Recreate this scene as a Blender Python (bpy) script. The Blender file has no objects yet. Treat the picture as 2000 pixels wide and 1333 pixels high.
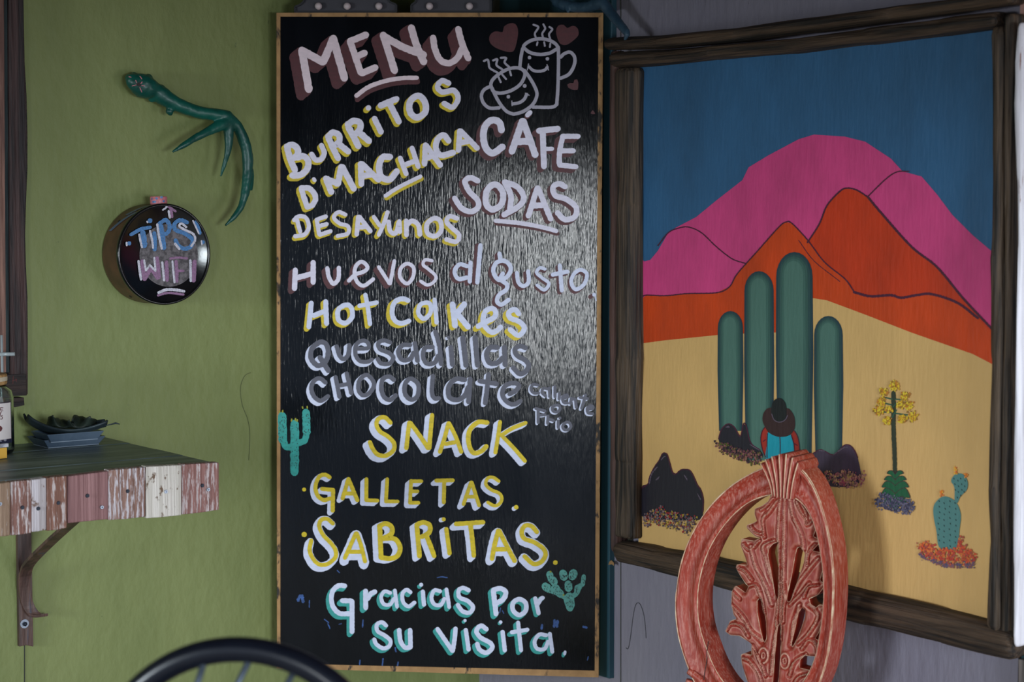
import bpy, math, random
from mathutils import Vector, Matrix, noise
from mathutils.geometry import tessellate_polygon, delaunay_2d_cdt
random.seed(7)
S = bpy.context.scene
COL = S.collection

# ------------------------------------------------------------------ camera
F = 3570.0
PITCH = math.radians(3.86)
CAM = Vector((0, 0, 1.40))
cd = bpy.data.cameras.new('camera'); cam = bpy.data.objects.new('camera', cd); COL.objects.link(cam)
cam.location = CAM; cam.rotation_euler = (math.radians(90) - PITCH, 0, 0)
cd.sensor_width = 36; cd.lens = 36 * F / 2000
cd.dof.use_dof = True; cd.dof.focus_distance = 3.10; cd.dof.aperture_fstop = 5.0
S.camera = cam
# ------------------------------------------------------------------ world, lights, exposure
w = bpy.data.worlds.new('world'); S.world = w; w.use_nodes = True
bg = w.node_tree.nodes['Background']; bg.inputs[0].default_value = (.60, .74, 1.0, 1); bg.inputs[1].default_value = .16

def area(name, loc, target, sx, sy, power, col):
    l = bpy.data.lights.new(name, 'AREA'); l.shape = 'RECTANGLE'; l.size = sx; l.size_y = sy
    l.energy = power; l.color = col
    o = bpy.data.objects.new(name, l); COL.objects.link(o); o.location = loc
    o.rotation_euler = (Vector(target) - Vector(loc)).to_track_quat('-Z', 'Y').to_euler()
    return o
area('daylight_front', (2.50, -2.3, 1.40), (-.1, 3.3, 1.0), 1.3, 1.1, 84, (.84, .94, 1.0))
area('daylight_left', (-3.9, -.8, 1.50), (.2, 3.2, .8), 1.0, .85, 66, (.84, .94, 1.0))
area('board_sheen_light', (-.72, -3.2, 1.22), (.1, 3.3, 1.1), .42, 1.4, 20, (.94, .98, 1.0))  # lamp added behind the camera to put sheen on the menu board
area('daylight_right', (2.6, 1.2, .75), (.2, 3.2, .6), .9, .9, 8, (.97, .97, 1.0))
S.view_settings.view_transform = 'Standard'; S.view_settings.look = 'None'
S.view_settings.gamma = 1; S.view_settings.use_curve_mapping = False
S.view_settings.exposure = 1.0

# ------------------------------------------------------------------ geometry of the corner
UP = Vector((0, 0, 1))
def ray(px, py):
    up = Vector((0, math.sin(PITCH), math.cos(PITCH))); fw = Vector((0, math.cos(PITCH), -math.sin(PITCH)))
    return Vector((1, 0, 0)) * (px - 1000) + up * (666.5 - py) + fw * F
class Plane:
    def __init__(s, p, n): s.p = Vector(p); s.n = Vector(n).normalized(); s.u = UP.cross(s.n).normalized() if abs(s.n.z) < .9 else Vector((1, 0, 0))
    def at(s, px, py, off=0.0):
        d = ray(px, py); t = (s.p + s.n * off - CAM).dot(s.n) / d.dot(s.n)
        return CAM + d * t
CORNER = Vector((-65 / 3578 * 3.72, 3.72, 0))
UG = Vector((4800, 3578, 0)).normalized(); NG = Vector((UG.y, -UG.x, 0))
UL = Vector((2667, -3578, 0)).normalized(); NL = Vector((UL.y, -UL.x, 0))
G = Plane(CORNER, NG); L = Plane(CORNER, NL)
bl = Vector((-460 / 3578 * 3.40, 3.40, 0)); br = Vector((177 / 3578 * 3.355, 3.355, 0))
UB = (br - bl).normalized(); B = Plane(bl, Vector((UB.y, -UB.x, 0)))
ANG_G = math.atan2(UG.y, UG.x); ANG_L = math.atan2(UL.y, UL.x); ANG_B = math.atan2(UB.y, UB.x)

# ------------------------------------------------------------------ helpers
def srgb(c):
    return tuple(((v / 255) / 12.92 if v / 255 <= .04045 else ((v / 255 + .055) / 1.055) ** 2.4) for v in c)
def tag(o, label=None, cat=None, group=None, kind=None):
    if label: o['label'] = label
    if cat: o['category'] = cat
    if group: o['group'] = group
    if kind: o['kind'] = kind
    return o
def empty(name, loc, label, cat, group=None):
    o = bpy.data.objects.new(name, None); COL.objects.link(o); o.location = loc; o.empty_display_size = .05
    return tag(o, label, cat, group)
def wloc(o):
    v = Vector(o.location)
    while o.parent: o = o.parent; v += Vector(o.location)
    return v
class MB:
    def __init__(s): s.v = []; s.f = []; s.m = []
    def add(s, vs, fs, mi=0):
        b = len(s.v); s.v += [Vector(p) for p in vs]; s.f += [[b + i for i in f] for f in fs]; s.m += [mi] * len(fs)
    def box(s, o, ax, ay, az, mi=0):
        o, ax, ay, az = map(Vector, (o, ax, ay, az))
        p = [o, o + ax, o + ax + ay, o + ay]; p += [q + az for q in p]
        s.add(p, [(3, 2, 1, 0), (4, 5, 6, 7), (0, 1, 5, 4), (1, 2, 6, 5), (2, 3, 7, 6), (3, 0, 4, 7)], mi)
    def build(s, name, mats, parent=None, smooth=False, bevel=0, label=None, kind=None):
        me = bpy.data.meshes.new(name)
        off = wloc(parent) if parent else Vector((0, 0, 0))
        me.from_pydata([tuple(v - off) for v in s.v], [], s.f)
        if not isinstance(mats, (list, tuple)): mats = [mats]
        for m in mats: me.materials.append(m)
        for p, mi in zip(me.polygons, s.m): p.material_index = mi; p.use_smooth = smooth
        me.update()
        o = bpy.data.objects.new(name, me); COL.objects.link(o)
        if parent: o.parent = parent
        if bevel:
            b = o.modifiers.new('b', 'BEVEL'); b.width = bevel; b.segments = 2; b.limit_method = 'ANGLE'
        return tag(o, label, None, None, kind)
def recalc(o):
    import bmesh
    bm = bmesh.new(); bm.from_mesh(o.data); bmesh.ops.recalc_face_normals(bm, faces=bm.faces); bm.to_mesh(o.data); bm.free()
    return o

def spline(pts, step):
    """Catmull-Rom through 2-D or 3-D points"""
    P = [Vector(p) for p in pts]
    if len(P) == 2:
        n = max(1, int((P[1] - P[0]).length / step)); return [P[0].lerp(P[1], i / n) for i in range(n + 1)]
    closed = (P[0] - P[-1]).length < 1e-6
    Q = ([P[-2]] if closed else [P[0] * 2 - P[1]]) + P + ([P[1]] if closed else [P[-1] * 2 - P[-2]])
    out = []
    for i in range(1, len(Q) - 2):
        a, b, c, d = Q[i - 1:i + 3]; n = max(1, int((c - b).length / step))
        for k in range(n):
            t = k / n
            out.append(.5 * ((2 * b) + (c - a) * t + (2 * a - 5 * b + 4 * c - d) * t * t + (3 * b - a - 3 * c + d) * t ** 3))
    out.append(P[-1]); return out

# ---- procedural materials
def mat(name, c1, c2=None, rough=.6, scale=(6, 6, 6), rot=0.0, c3=None, bump=0.0, bscale=None, bdist=.002, spec=.5, metal=0.0, cr=(.35, .65), detail=6, speck=None, edge=None, rvar=0.0, coat=0.0, bdet=4.0):
    m = bpy.data.materials.new(name); m.use_nodes = True
    N = m.node_tree.nodes; K = m.node_tree.links; b = N['Principled BSDF']
    b.inputs['Roughness'].default_value = rough; b.inputs['Metallic'].default_value = metal
    b.inputs['Specular IOR Level'].default_value = spec; b.inputs['Coat Weight'].default_value = coat
    b.inputs['Base Color'].default_value = (*c1, 1)
    tc = N.new('ShaderNodeTexCoord')
    def mapping(sc):
        r = N.new('ShaderNodeMapping'); r.inputs['Rotation'].default_value = (0, 0, -rot); K.new(tc.outputs['Object'], r.inputs[0])
        q = N.new('ShaderNodeMapping'); q.inputs['Scale'].default_value = sc; K.new(r.outputs[0], q.inputs[0]); return q
    colout = None
    if c2:
        q = mapping(scale); n = N.new('ShaderNodeTexNoise'); n.inputs['Scale'].default_value = 1; n.inputs['Detail'].default_value = detail; n.inputs['Roughness'].default_value = .62
        K.new(q.outputs[0], n.inputs['Vector'])
        r = N.new('ShaderNodeValToRGB'); r.color_ramp.elements[0].position = cr[0]; r.color_ramp.elements[1].position = cr[1]
        r.color_ramp.elements[0].color = (*c1, 1); r.color_ramp.elements[1].color = (*c2, 1)
        if c3:
            e = r.color_ramp.elements.new(min(.99, cr[1] + .1)); e.color = (*c3, 1)
        K.new(n.outputs['Fac'], r.inputs[0]); colout = r.outputs[0]
        if rvar:
            mr = N.new('ShaderNodeMapRange'); mr.inputs['From Min'].default_value = .3; mr.inputs['From Max'].default_value = .7
            mr.inputs['To Min'].default_value = rough - rvar; mr.inputs['To Max'].default_value = rough + rvar
            K.new(n.outputs['Fac'], mr.inputs['Value']); K.new(mr.outputs[0], b.inputs['Roughness'])
    if speck:   # (colour, scale, threshold, softness)
        q = mapping(speck[1]); n = N.new('ShaderNodeTexNoise'); n.inputs['Scale'].default_value = 1; n.inputs['Detail'].default_value = 8; n.inputs['Roughness'].default_value = .7
        K.new(q.outputs[0], n.inputs['Vector'])
        r = N.new('ShaderNodeMapRange'); r.inputs['From Min'].default_value = speck[2]; r.inputs['From Max'].default_value = speck[2] + speck[3]
        K.new(n.outputs['Fac'], r.inputs['Value'])
        mx = N.new('ShaderNodeMix'); mx.data_type = 'RGBA'; K.new(r.outputs[0], mx.inputs['Factor'])
        if colout: K.new(colout, mx.inputs['A'])
        else: mx.inputs['A'].default_value = (*c1, 1)
        mx.inputs['B'].default_value = (*speck[0], 1); colout = mx.outputs['Result']
    if edge:    # rubbed edges: (colour, low, high)
        g = N.new('ShaderNodeNewGeometry'); r = N.new('ShaderNodeMapRange'); r.inputs['From Min'].default_value = edge[1]; r.inputs['From Max'].default_value = edge[2]
        K.new(g.outputs['Pointiness'], r.inputs['Value'])
        mx = N.new('ShaderNodeMix'); mx.data_type = 'RGBA'; K.new(r.outputs[0], mx.inputs['Factor'])
        if colout: K.new(colout, mx.inputs['A'])
        else: mx.inputs['A'].default_value = (*c1, 1)
        mx.inputs['B'].default_value = (*edge[0], 1); colout = mx.outputs['Result']
    if colout: K.new(colout, b.inputs['Base Color'])
    if bump:
        q = mapping(bscale or scale); n = N.new('ShaderNodeTexNoise'); n.inputs['Scale'].default_value = 1; n.inputs['Detail'].default_value = bdet
        K.new(q.outputs[0], n.inputs['Vector'])
        bp = N.new('ShaderNodeBump'); bp.inputs['Strength'].default_value = bump; bp.inputs['Distance'].default_value = bdist
        K.new(n.outputs['Fac'], bp.inputs['Height']); K.new(bp.outputs[0], b.inputs['Normal'])
    return m

M = {}
M['green'] = mat('green_wall_paint', srgb((118, 128, 74)), srgb((130, 139, 84)), .6, (7, 7, 2.2), ANG_G, bump=.42, bscale=(60, 60, 34), bdist=.004, speck=(srgb((84, 96, 58)), (46, 46, 20), .67, .03))
M['lav'] = mat('lavender_wall_paint', srgb((124, 119, 134)), srgb((136, 130, 142)), .6, (4, 4, 2), ANG_L, bump=.5, bscale=(75, 75, 20), bdist=.004, speck=(srgb((92, 84, 96)), (46, 46, 20), .69, .03))
M['teal_trim'] = mat('teal_trim_paint', srgb((34, 70, 84)), srgb((42, 80, 92)), .55, (20, 20, 3), ANG_L, bump=.3, bscale=(120, 120, 10))
M['floor'] = mat('concrete_floor', srgb((120, 110, 100)), srgb((140, 130, 118)), .7, (3, 3, 3), bump=.3)
M['ceil'] = mat('dark_ceiling_boards', srgb((90, 62, 44)), srgb((112, 78, 54)), .7, (2, 30, 30))
M['black'] = mat('black_board_paint', srgb((7, 11, 16)), srgb((12, 16, 22)), .13, (9, 9, 2), ANG_B, bump=.30, bscale=(260, 60, 34), bdist=.0012, spec=.45, rvar=.03, bdet=2.0)
M['rawedge'] = mat('raw_plywood_edge', srgb((150, 112, 70)), srgb((178, 136, 88)), .7, (30, 30, 30), ANG_B, speck=(srgb((40, 34, 30)), (28, 28, 12), .57, .06), bump=.3)
PB = dict(rough=.42, rot=ANG_B, bump=.30, bscale=(260, 60, 34), bdist=.0010, bdet=2.0)
def paint(name, c, v=.94, **k):
    d = dict(PB); d.update(k); return mat(name, srgb(tuple(x * v for x in c)), srgb(c), scale=(60, 60, 160), **d)
M['warmlit_white'] = paint('white_paint_warm_light', (236, 214, 222)); M['white'] = paint('white_paint', (228, 222, 240)); M['coollit_white'] = paint('white_paint_cool_light', (212, 216, 240))  # warm and cool casts of the light mixed into the white lettering
M['maroon'] = paint('maroon_paint', (84, 28, 36), .85); M['yellow'] = paint('yellow_paint', (222, 194, 22), .86); M['grey'] = paint('grey_paint', (88, 88, 102), .92)
M['tealp'] = paint('teal_paint', (52, 158, 152), .9); M['mugp'] = paint('silver_grey_paint', (168, 162, 176), .96); M['cactusp'] = paint('turquoise_cactus_paint', (34, 158, 150), .86)
M['prickp'] = paint('pale_teal_cactus_paint', (92, 168, 158), .8); M['olivep'] = paint('olive_tip_paint', (150, 150, 24), .85); M['bluep'] = paint('blue_smudge_paint', (52, 92, 160), .6)
M['inkp'] = paint('black_dab_paint', (16, 28, 34))

# ------------------------------------------------------------------ painted strokes on a plane
def ribbon(mb, pts, width, plane, off, mi=0, jit=.05, step=None, taper=0):
    pts = spline(pts, step or max(1.2, width * .18))
    n = len(pts); r = width / 2; ph = random.uniform(0, 99); closed = n > 4 and (pts[0] - pts[-1]).length < 1e-4
    Lp, Rp = [], []
    for i, p in enumerate(pts):
        a = pts[max(0, i - 1)]; b = pts[min(n - 1, i + 1)]; t = (b - a)
        if t.length < 1e-6: t = Vector((1, 0))
        t.normalize(); nn = Vector((-t.y, t.x))
        k = r * (1 + jit * noise.noise(Vector((ph, i * .55, 0))) * 2)
        if taper: k *= 1 - taper * abs(i / max(1, n - 1) - .5) * 1.2
        Lp.append(p + nn * k); Rp.append(p - nn * r * (1 + jit * noise.noise(Vector((ph + 7, i * .5, 0))) * 2) * (k / r if taper else 1))
    if closed: Lp[-1] = Lp[0] = (Lp[-1] + Lp[0]) / 2; Rp[-1] = Rp[0] = (Rp[-1] + Rp[0]) / 2
    # rounded ends
    def cap(c, e, s):
        o = []; v = e - c
        for k in range(1, 5):
            a = math.pi * k / 5 * s; o.append(c + Vector((v.x * math.cos(a) - v.y * math.sin(a), v.x * math.sin(a) + v.y * math.cos(a))) * .93)
        return o
    vs = []; 
    for a, b in zip(Lp, Rp): vs += [a, b]
    fs = [(2 * i, 2 * i + 1, 2 * i + 3, 2 * i + 2) for i in range(n - 1)]
    if not closed:
        c0 = cap(pts[0], Lp[0], 1); k0 = len(vs); vs += c0; fs.append([0] + list(range(k0, k0 + 4)) + [1])
        c1 = cap(pts[-1], Lp[-1], -1); k1 = len(vs); vs += c1; fs.append([2 * n - 1] + list(range(k1 + 3, k1 - 1, -1)) + [2 * n - 2])
    W = [plane.at(v.x, v.y, off + (min(i // 2, n) if i < 2 * n + 4 and i != 2 * n and i != 2 * n + 1 and i != 2 * n + 2 and i != 2 * n + 3 else 0) * 4e-7) for i, v in enumerate(vs)]
    out = []
    for f in fs:      # all faces towards the camera
        nr = (W[f[1]] - W[f[0]]).cross(W[f[2]] - W[f[1]])
        out.append(list(f) if nr.dot(plane.n) > 0 else list(f)[::-1])
    mb.add(W, out, mi)
def parse(txt, crop):
    ox, oy, s = crop; out = []
    for st in txt.split(';'):
        q = [float(x) for x in st.split()]
        if len(q) == 2: q += [q[0] + 2, q[1] + 2]
        if len(q) >= 4: out.append([Vector((ox + q[i] * s, oy + q[i + 1] * s)) for i in range(0, len(q), 2)])
    return out
def poly(mb, pts, plane, off, mi=0, smooth=True, step=4):
    if smooth: pts = spline(list(pts) + [pts[0]], step)[:-1]
    tri = tessellate_polygon([[Vector((p[0], p[1], 0)) for p in pts]])
    W = [plane.at(p[0], p[1], off) for p in pts]; fs = []
    for f in tri:
        nr = (W[f[1]] - W[f[0]]).cross(W[f[2]] - W[f[0]])
        fs.append(tuple(f) if nr.dot(plane.n) > 0 else tuple(f)[::-1])
    mb.add(W, fs, mi)

CA = (540, 20, .20253); CB = (900, 20, .15); CC = (530, 240, .215); CD = (860, 200, .2025); CE = (540, 460, .16); CF = (860, 460, .165)
CG = (540, 640, .16); CH = (860, 640, .16); CI = (530, 780, .135); CJ = (690, 790, .185); CK = (570, 900, .17252); CL = (830, 900, .175)
CM = (540, 1110, .16728); CN = (850, 1090, .18229); CT = (190, 370, .18)
WORDS = {
 'MENU': ('warmlit_white', 'maroon', [
   (CA, 74, (-74, 62), 22, 4, "245 385 312 765;250 390 448 500;450 500 548 272;548 272 655 655"),
   (CA, 64, (-55, 70), 22, 4, "712 305 812 600;708 300 862 238;770 450 850 412;822 608 955 552"),
   (CA, 70, (-72, 50), 22, 4, "1030 240 1140 585;1050 260 1230 360 1420 430;1300 168 1345 320 1420 500"),
   (CA, 62, (-62, 78), 24, 4, "1510 265 1530 380 1580 480 1660 510 1740 465 1790 370;1752 180 1790 320 1850 465"),
   (CA, 42, (8, 40), 6, 2, "770 825 890 740 1060 680 1220 655 1355 652")]),
 'BURRITOS': ('white', 'yellow', [
   (CC, 58, (-20, 20), 8, 2, "145 235 175 340 215 430;140 215 190 200 232 230 240 280 210 320;235 315 295 305 335 350 322 425 260 475 190 478"),
   (CC, 48, (-14, 18), 6, 2, "365 285 400 335 450 332 480 275 455 205"),
   (CC, 56, (-18, 20), 6, 2, "520 140 560 230 608 325;515 125 560 88 612 112 618 165 580 205;610 190 700 262"),
   (CA, 62, (-24, 24), 6, 2, "690 1120 790 1310;685 1105 740 1070 798 1080 808 1140 770 1190;800 1180 895 1265"),
   (CA, 56, (-22, 22), 6, 2, "945 1045 1008 1175;886 942"),
   (CA, 60, (-20, 24), 4, 2, "1005 920 1160 855;1090 900 1180 1075"),
   (CA, 62, (-22, 22), 6, 2, "1365 825 1290 880 1288 980 1355 1035 1435 980 1428 880 1365 825"),
   (CA, 52, (-20, 18), 6, 2, "1662 705 1600 680 1552 735 1600 790 1710 775 1752 850 1700 935 1615 900")]),
 'D_MACHACA': ('white', 'yellow', [
   (CC, 50, (-20, 20), 6, 2, "272 605 325 765;272 590 350 600 400 670 380 740 325 768"), (CC, 34, (-14, 16), 4, 2, "385 510 395 525"),
   (CC, 56, (-22, 18), 4, 2, "495 505 545 630;500 510 605 555;605 555 635 400;645 400 750 600"),
   (CC, 54, (-26, 10), 4, 2, "812 375 818 560;825 375 975 520;820 485 910 470"),
   (CC, 58, (-22, 18), 4, 2, "1080 310 1010 315 978 400 1000 490 1075 515 1140 440"),
   (CC, 46, (-22, 18), 4, 2, "1170 320 1225 465;1278 230 1335 400;1195 390 1310 345"),
   (CC, 50, (-22, 14), 4, 2, "1400 200 1392 375;1405 205 1535 385;1400 320 1475 300"),
   (CC, 54, (-20, 16), 4, 2, "1612 165 1565 112 1510 150 1495 230 1540 295 1655 270"),
   (CC, 50, (-22, 12), 4, 2, "1712 75 1700 250;1722 75 1870 230;1710 185 1800 165"),
   (CC, 36, (10, 22), 4, 2, "1035 665 1150 590 1355 487")]),
 'DESAYUNOS': ('white', 'yellow', [
   (CC, 38, (-8, 20), 8, 2, "205 885 250 850 315 865 340 950 300 1015 215 1032;232 880 262 990"),
   (CC, 38, (-16, 18), 6, 2, "412 880 435 1015;425 875 495 852;440 938 505 920;440 1018 538 985"),
   (CC, 36, (-14, 14), 8, 2, "675 835 610 812 568 860 620 915 695 940 695 1005 600 1030"),
   (CC, 42, (-22, 10), 6, 2, "790 855 775 1015;800 855 900 985;785 950 860 945"),
   (CC, 38, (-20, 16), 6, 2, "930 855 985 935;1055 812 1020 920 975 1020"),
   (CC, 42, (-18, 14), 6, 2, "1065 900 1080 985 1130 1000 1160 900;1162 895 1168 990"),
   (CC, 44, (-18, 14), 6, 2, "1225 890 1228 1020;1228 930 1280 892 1335 930 1350 1015"),
   (CC, 44, (-20, 14), 6, 2, "1480 868 1415 920 1420 1005 1490 1030 1542 980 1535 895 1480 868"),
   (CC, 42, (-18, 18), 6, 2, "1690 870 1620 850 1592 900 1645 960 1705 1020 1680 1080 1590 1060")]),
 'CAFE': ('white', 'maroon', [
   (CD, 66, (-34, 36), 8, 3, "590 270 570 195 500 172 435 225 415 330 440 440 505 490 600 430"),
   (CD, 66, (-34, 24), 8, 3, "790 182 690 475;800 180 915 505;730 380 850 375"), (CD, 46, (-6, 14), 4, 1, "838 125 866 98"),
   (CD, 58, (-36, 28), 6, 3, "950 275 1135 255;988 285 1000 620"), (CD, 40, (-10, 28), 4, 2, "1010 450 1080 448"),
   (CD, 50, (-46, 36), 4, 3, "1180 330 1150 480 1148 595;1180 328 1330 328;1170 468 1285 468;1150 605 1310 622")]),
 'SODAS': ('white', 'maroon', [
   (CD, 54, (-28, 22), 12, 3, "362 758 290 728 238 765 280 860 360 945 362 1015 295 1055 205 1020 138 925"),
   (CD, 60, (-24, 22), 8, 3, "500 800 445 865 445 985 510 1035 590 980 605 880 560 805 500 800"),
   (CD, 56, (-22, 20), 8, 3, "622 772 680 900 672 1030;620 770 740 815 805 915 760 1000 615 1085"),
   (CD, 54, (-30, 24), 6, 3, "935 825 850 1095;942 825 1065 1125;880 1000 990 992"),
   (CD, 54, (-26, 24), 8, 3, "1205 815 1145 785 1088 820 1110 900 1215 935 1310 1015 1295 1105 1200 1130 1130 1065"),
   (CD, 42, (8, 24), 4, 2, "530 1142 760 1165 960 1200 1120 1242")]),
 'HUEVOS': ('white', 'maroon', [
   (CE, 64, (-46, 36), 6, 3, "230 422 220 650;448 330 448 575;245 520 430 468"),
   (CE, 52, (-42, 38), 8, 3, "620 400 640 510 695 590 755 530 762 395"),
   (CE, 48, (-36, 30), 8, 3, "882 555 960 480 1070 440 1112 385 1040 322 968 380 955 490 1000 585 1075 612 1182 535"),
   (CE, 46, (-42, 38), 8, 3, "1248 385 1380 590;1440 312 1388 590"),
   (CE, 46, (-30, 24), 8, 3, "1600 345 1520 400 1510 510 1590 590 1662 520 1675 400 1600 345"),
   (CE, 40, (-36, 34), 8, 3, "1900 310 1815 300 1792 360 1865 420 1945 500 1920 570 1840 605 1760 560")]),
 'AL_GUSTO': ('coollit_white', 'maroon', [
   (CF, 50, (-34, 22), 8, 3, "320 365 225 345 170 430 215 515 320 500;358 320 348 550"), (CF, 54, (-38, 6), 2, 3, "475 115 438 558"),
   (CF, 52, (-32, 22), 6, 3, "700 215 712 290;730 300 655 335 628 430 690 525 790 490 835 400 800 325 730 300;740 450 715 520 790 585 775 650 700 700 672 780 725 820 810 762"),
   (CF, 48, (-34, 26), 6, 3, "905 440 925 555 985 600 1045 550 1040 425"), (CF, 40, (-10, 24), 10, 3, "1240 400 1180 385 1140 440 1200 500 1285 570 1230 645 1145 590"),
   (CF, 50, (-26, 22), 6, 3, "1415 355 1438 655;1330 465 1505 430"), (CF, 46, (-20, 26), 6, 3, "1660 408 1580 460 1550 560 1605 640 1700 580 1735 460 1660 408"),
   (CF, 46, (-46, 26), 6, 2, "1820 702"), (CF, 14, (0, 0), 0, 0, "1835 730 1843 770")]),
 'HOT_CAKES': ('coollit_white', 'yellow', [
   (CE, 62, (-30, 26), 4, 2, "425 825 395 1120;600 805 612 1080;455 980 580 930"), (CE, 60, (-30, 26), 4, 2, "845 850 755 910 760 1035 850 1070 925 990 910 880 845 850"),
   (CE, 54, (-34, 28), 6, 2, "1085 725 1115 880 1142 1085;1010 862 1225 820"), (CE, 60, (-40, 26), 6, 2, "1612 795 1520 775 1435 830 1412 950 1450 1045 1530 1075 1620 1045"),
   (CE, 54, (-32, 26), 6, 2, "1830 822 1755 850 1732 950 1800 1020 1878 950 1880 850 1830 822;1930 785 1955 1065"),
   (CF, 70, (-36, 24), 2, 2, "145 815 175 1070;285 812 195 930;195 920 330 1085"),
   (CF, 62, (-30, 30), 6, 2, "445 1080 560 1015 645 965 650 890 595 865 525 915 510 1040 590 1140 660 1135 715 1085"),
   (CF, 62, (-36, 26), 6, 2, "930 930 880 878 810 915 830 980 930 1020 990 1080 980 1140 920 1185 825 1115")]),
 'QUESADILLAS': ('grey', 'coollit_white', [
   (CG, 62, (-34, 30), 4, 2, "530 180 435 260 422 370 500 465 600 420 632 300 605 205 530 180;530 365 635 530"),
   (CG, 54, (-38, 22), 6, 2, "735 232 775 350 830 385 880 320 890 215"), (CG, 50, (-24, 32), 4, 2, "985 262 1120 250 1115 185 1050 160 975 210 965 330 1020 410 1110 420 1165 390"),
   (CG, 52, (-30, 28), 4, 2, "1390 182 1310 158 1245 190 1265 265 1370 310 1425 370 1380 440 1280 440 1235 385"),
   (CG, 56, (-28, 24), 4, 2, "1630 215 1535 220 1488 300 1535 395 1630 385 1675 310;1690 190 1722 405"),
   (CG, 56, (-30, 28), 4, 2, "1905 240 1815 250 1790 350 1835 440 1930 430 1975 345;1940 50 1990 230 2010 450"),
   (CH, 60, (-36, 24), 2, 2, "130 240 148 455"), (CH, 40, (-22, 14), 2, 1, "98 120"), (CH, 64, (-34, 22), 2, 2, "275 125 315 465;425 120 455 465"),
   (CH, 62, (-34, 26), 4, 2, "700 245 610 245 565 330 600 430 690 435 765 370;782 240 792 455"),
   (CH, 60, (-22, 26), 4, 2, "1040 250 970 228 912 265 935 340 1035 400 1080 465 1040 540 965 565 890 490")]),
 'CHOCOLATE': ('grey', 'coollit_white', [
   (CG, 54, (-34, 36), 2, 2, "600 675 535 625 465 645 425 740 460 845 540 895 630 840"), (CG, 52, (-40, 26), 2, 2, "722 605 770 850;858 560 915 805;750 712 885 690"),
   (CG, 52, (-30, 24), 6, 2, "1105 580 1015 645 1002 760 1060 830 1150 785 1190 680 1105 580"), (CG, 56, (-36, 30), 4, 2, "1435 640 1370 600 1295 640 1282 760 1320 855 1390 885 1455 830"),
   (CG, 56, (-40, 34), 10, 2, "1640 625 1572 690 1570 810 1640 880 1720 840 1732 700 1640 625"), (CG, 54, (-40, 34), 2, 2, "1910 590 1898 790 1930 865 1985 865"),
   (CH, 60, (-30, 24), 4, 2, "300 640 190 630 105 720 110 850 210 885 300 830 340 730;365 625 345 910"), (CH, 58, (-26, 22), 2, 2, "590 570 570 760 548 925;480 655 690 690"),
   (CH, 56, (-34, 28), 4, 2, "845 815 930 765 960 705 885 680 790 715 758 820 815 910 895 940 980 900")]),
 'CALIENTE_O_FRIO': ('grey', 'coollit_white', [
   (CH, 36, (-18, 12), 0, 1, "1195 705 1130 698 1108 760 1145 802 1200 802;1310 752 1258 745 1242 795 1285 838;1330 740 1335 845;1400 720 1400 850;1455 800 1450 875;1500 868 1555 848 1545 825 1495 850 1505 915 1555 925;1600 862 1590 930;1600 880 1645 880 1660 975;1775 825 1725 990;1705 855 1800 870;1805 1000 1865 985 1845 955 1795 985 1805 1045 1865 1055;1410 950 1370 975 1375 1018 1420 1035 1462 1000 1450 955 1410 950"),
   (CH, 36, (-18, 12), 0, 1, "1195 1000 1195 1165;1165 990 1280 1020;1200 1075 1280 1065;1315 1080 1310 1175;1315 1115 1385 1140;1440 1140 1440 1225;1460 1105;1535 1160 1495 1200 1510 1245 1560 1250 1595 1210 1575 1165 1535 1160")]),
 'SNACK': ('yellow', 'coollit_white', [
   (CJ, 46, (-44, 34), 22, 3, "395 198 335 142 268 152 245 215 285 290 370 345 430 415 422 490 340 545 255 530 205 470 175 400"),
   (CJ, 46, (-44, 26), 18, 3, "590 195 560 465;600 195 700 330 790 465;832 115 815 300 802 465"), (CJ, 44, (-44, 26), 16, 3, "1005 200 965 350 915 505;1010 200 1080 340 1140 505;975 420 1075 402"),
   (CJ, 50, (-36, 26), 14, 3, "1415 195 1315 192 1228 280 1218 410 1265 512 1350 498 1405 445"), (CJ, 42, (-40, 28), 18, 3, "1550 185 1530 330 1500 512;1820 198 1680 255 1560 330;1580 345 1700 470 1812 600")]),
 'GALLETAS': ('yellow', 'coollit_white', [
   (CK, 46, (-34, 28), 10, 3, "430 192 375 162 310 185 268 290 290 395 360 448 435 430;340 322 470 335;468 335 462 570"), (CK, 46, (-42, 26), 8, 3, "640 210 575 430;642 210 742 452;605 375 700 375"),
   (CK, 44, (-44, 36), 8, 3, "845 210 842 450;840 450 970 455"), (CK, 42, (-44, 36), 8, 3, "1080 210 1065 465;1065 465 1200 465"), (CK, 42, (-44, 36), 8, 3, "1350 230 1338 480;1355 235 1470 235;1350 350 1425 350;1340 480 1435 480"),
   (CL, 44, (-38, 34), 6, 3, "125 225 312 222;215 235 210 470"), (CL, 42, (-46, 34), 12, 3, "515 245 430 490;522 245 605 505;455 405 560 405"),
   (CL, 38, (-32, 28), 12, 3, "825 232 760 190 700 200 680 268 740 328 830 368 858 430 828 488 770 505 702 468"), (CL, 52, (-26, 16), 0, 2, "1018 522"), (CK, 48, (0, 0), 0, 0, "138 328")]),
 'SABRITAS': ('yellow', 'coollit_white', [
   (CK, 46, (-30, 34), 40, 3, "465 715 400 662 335 672 310 745 355 845 440 935 495 1020 490 1100 410 1170 315 1180 245 1120 202 1020 220 905"),
   (CK, 46, (-14, 40), 62, 3, "725 825 600 1105;735 825 785 970 828 1145;650 1035 780 1035"), (CK, 56, (-55, 22), 10, 3, "995 760 1010 1100;990 745 1060 715 1128 752 1125 830 1025 890;1035 885 1165 890 1225 985 1195 1080 1110 1112 1010 1100"),
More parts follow.
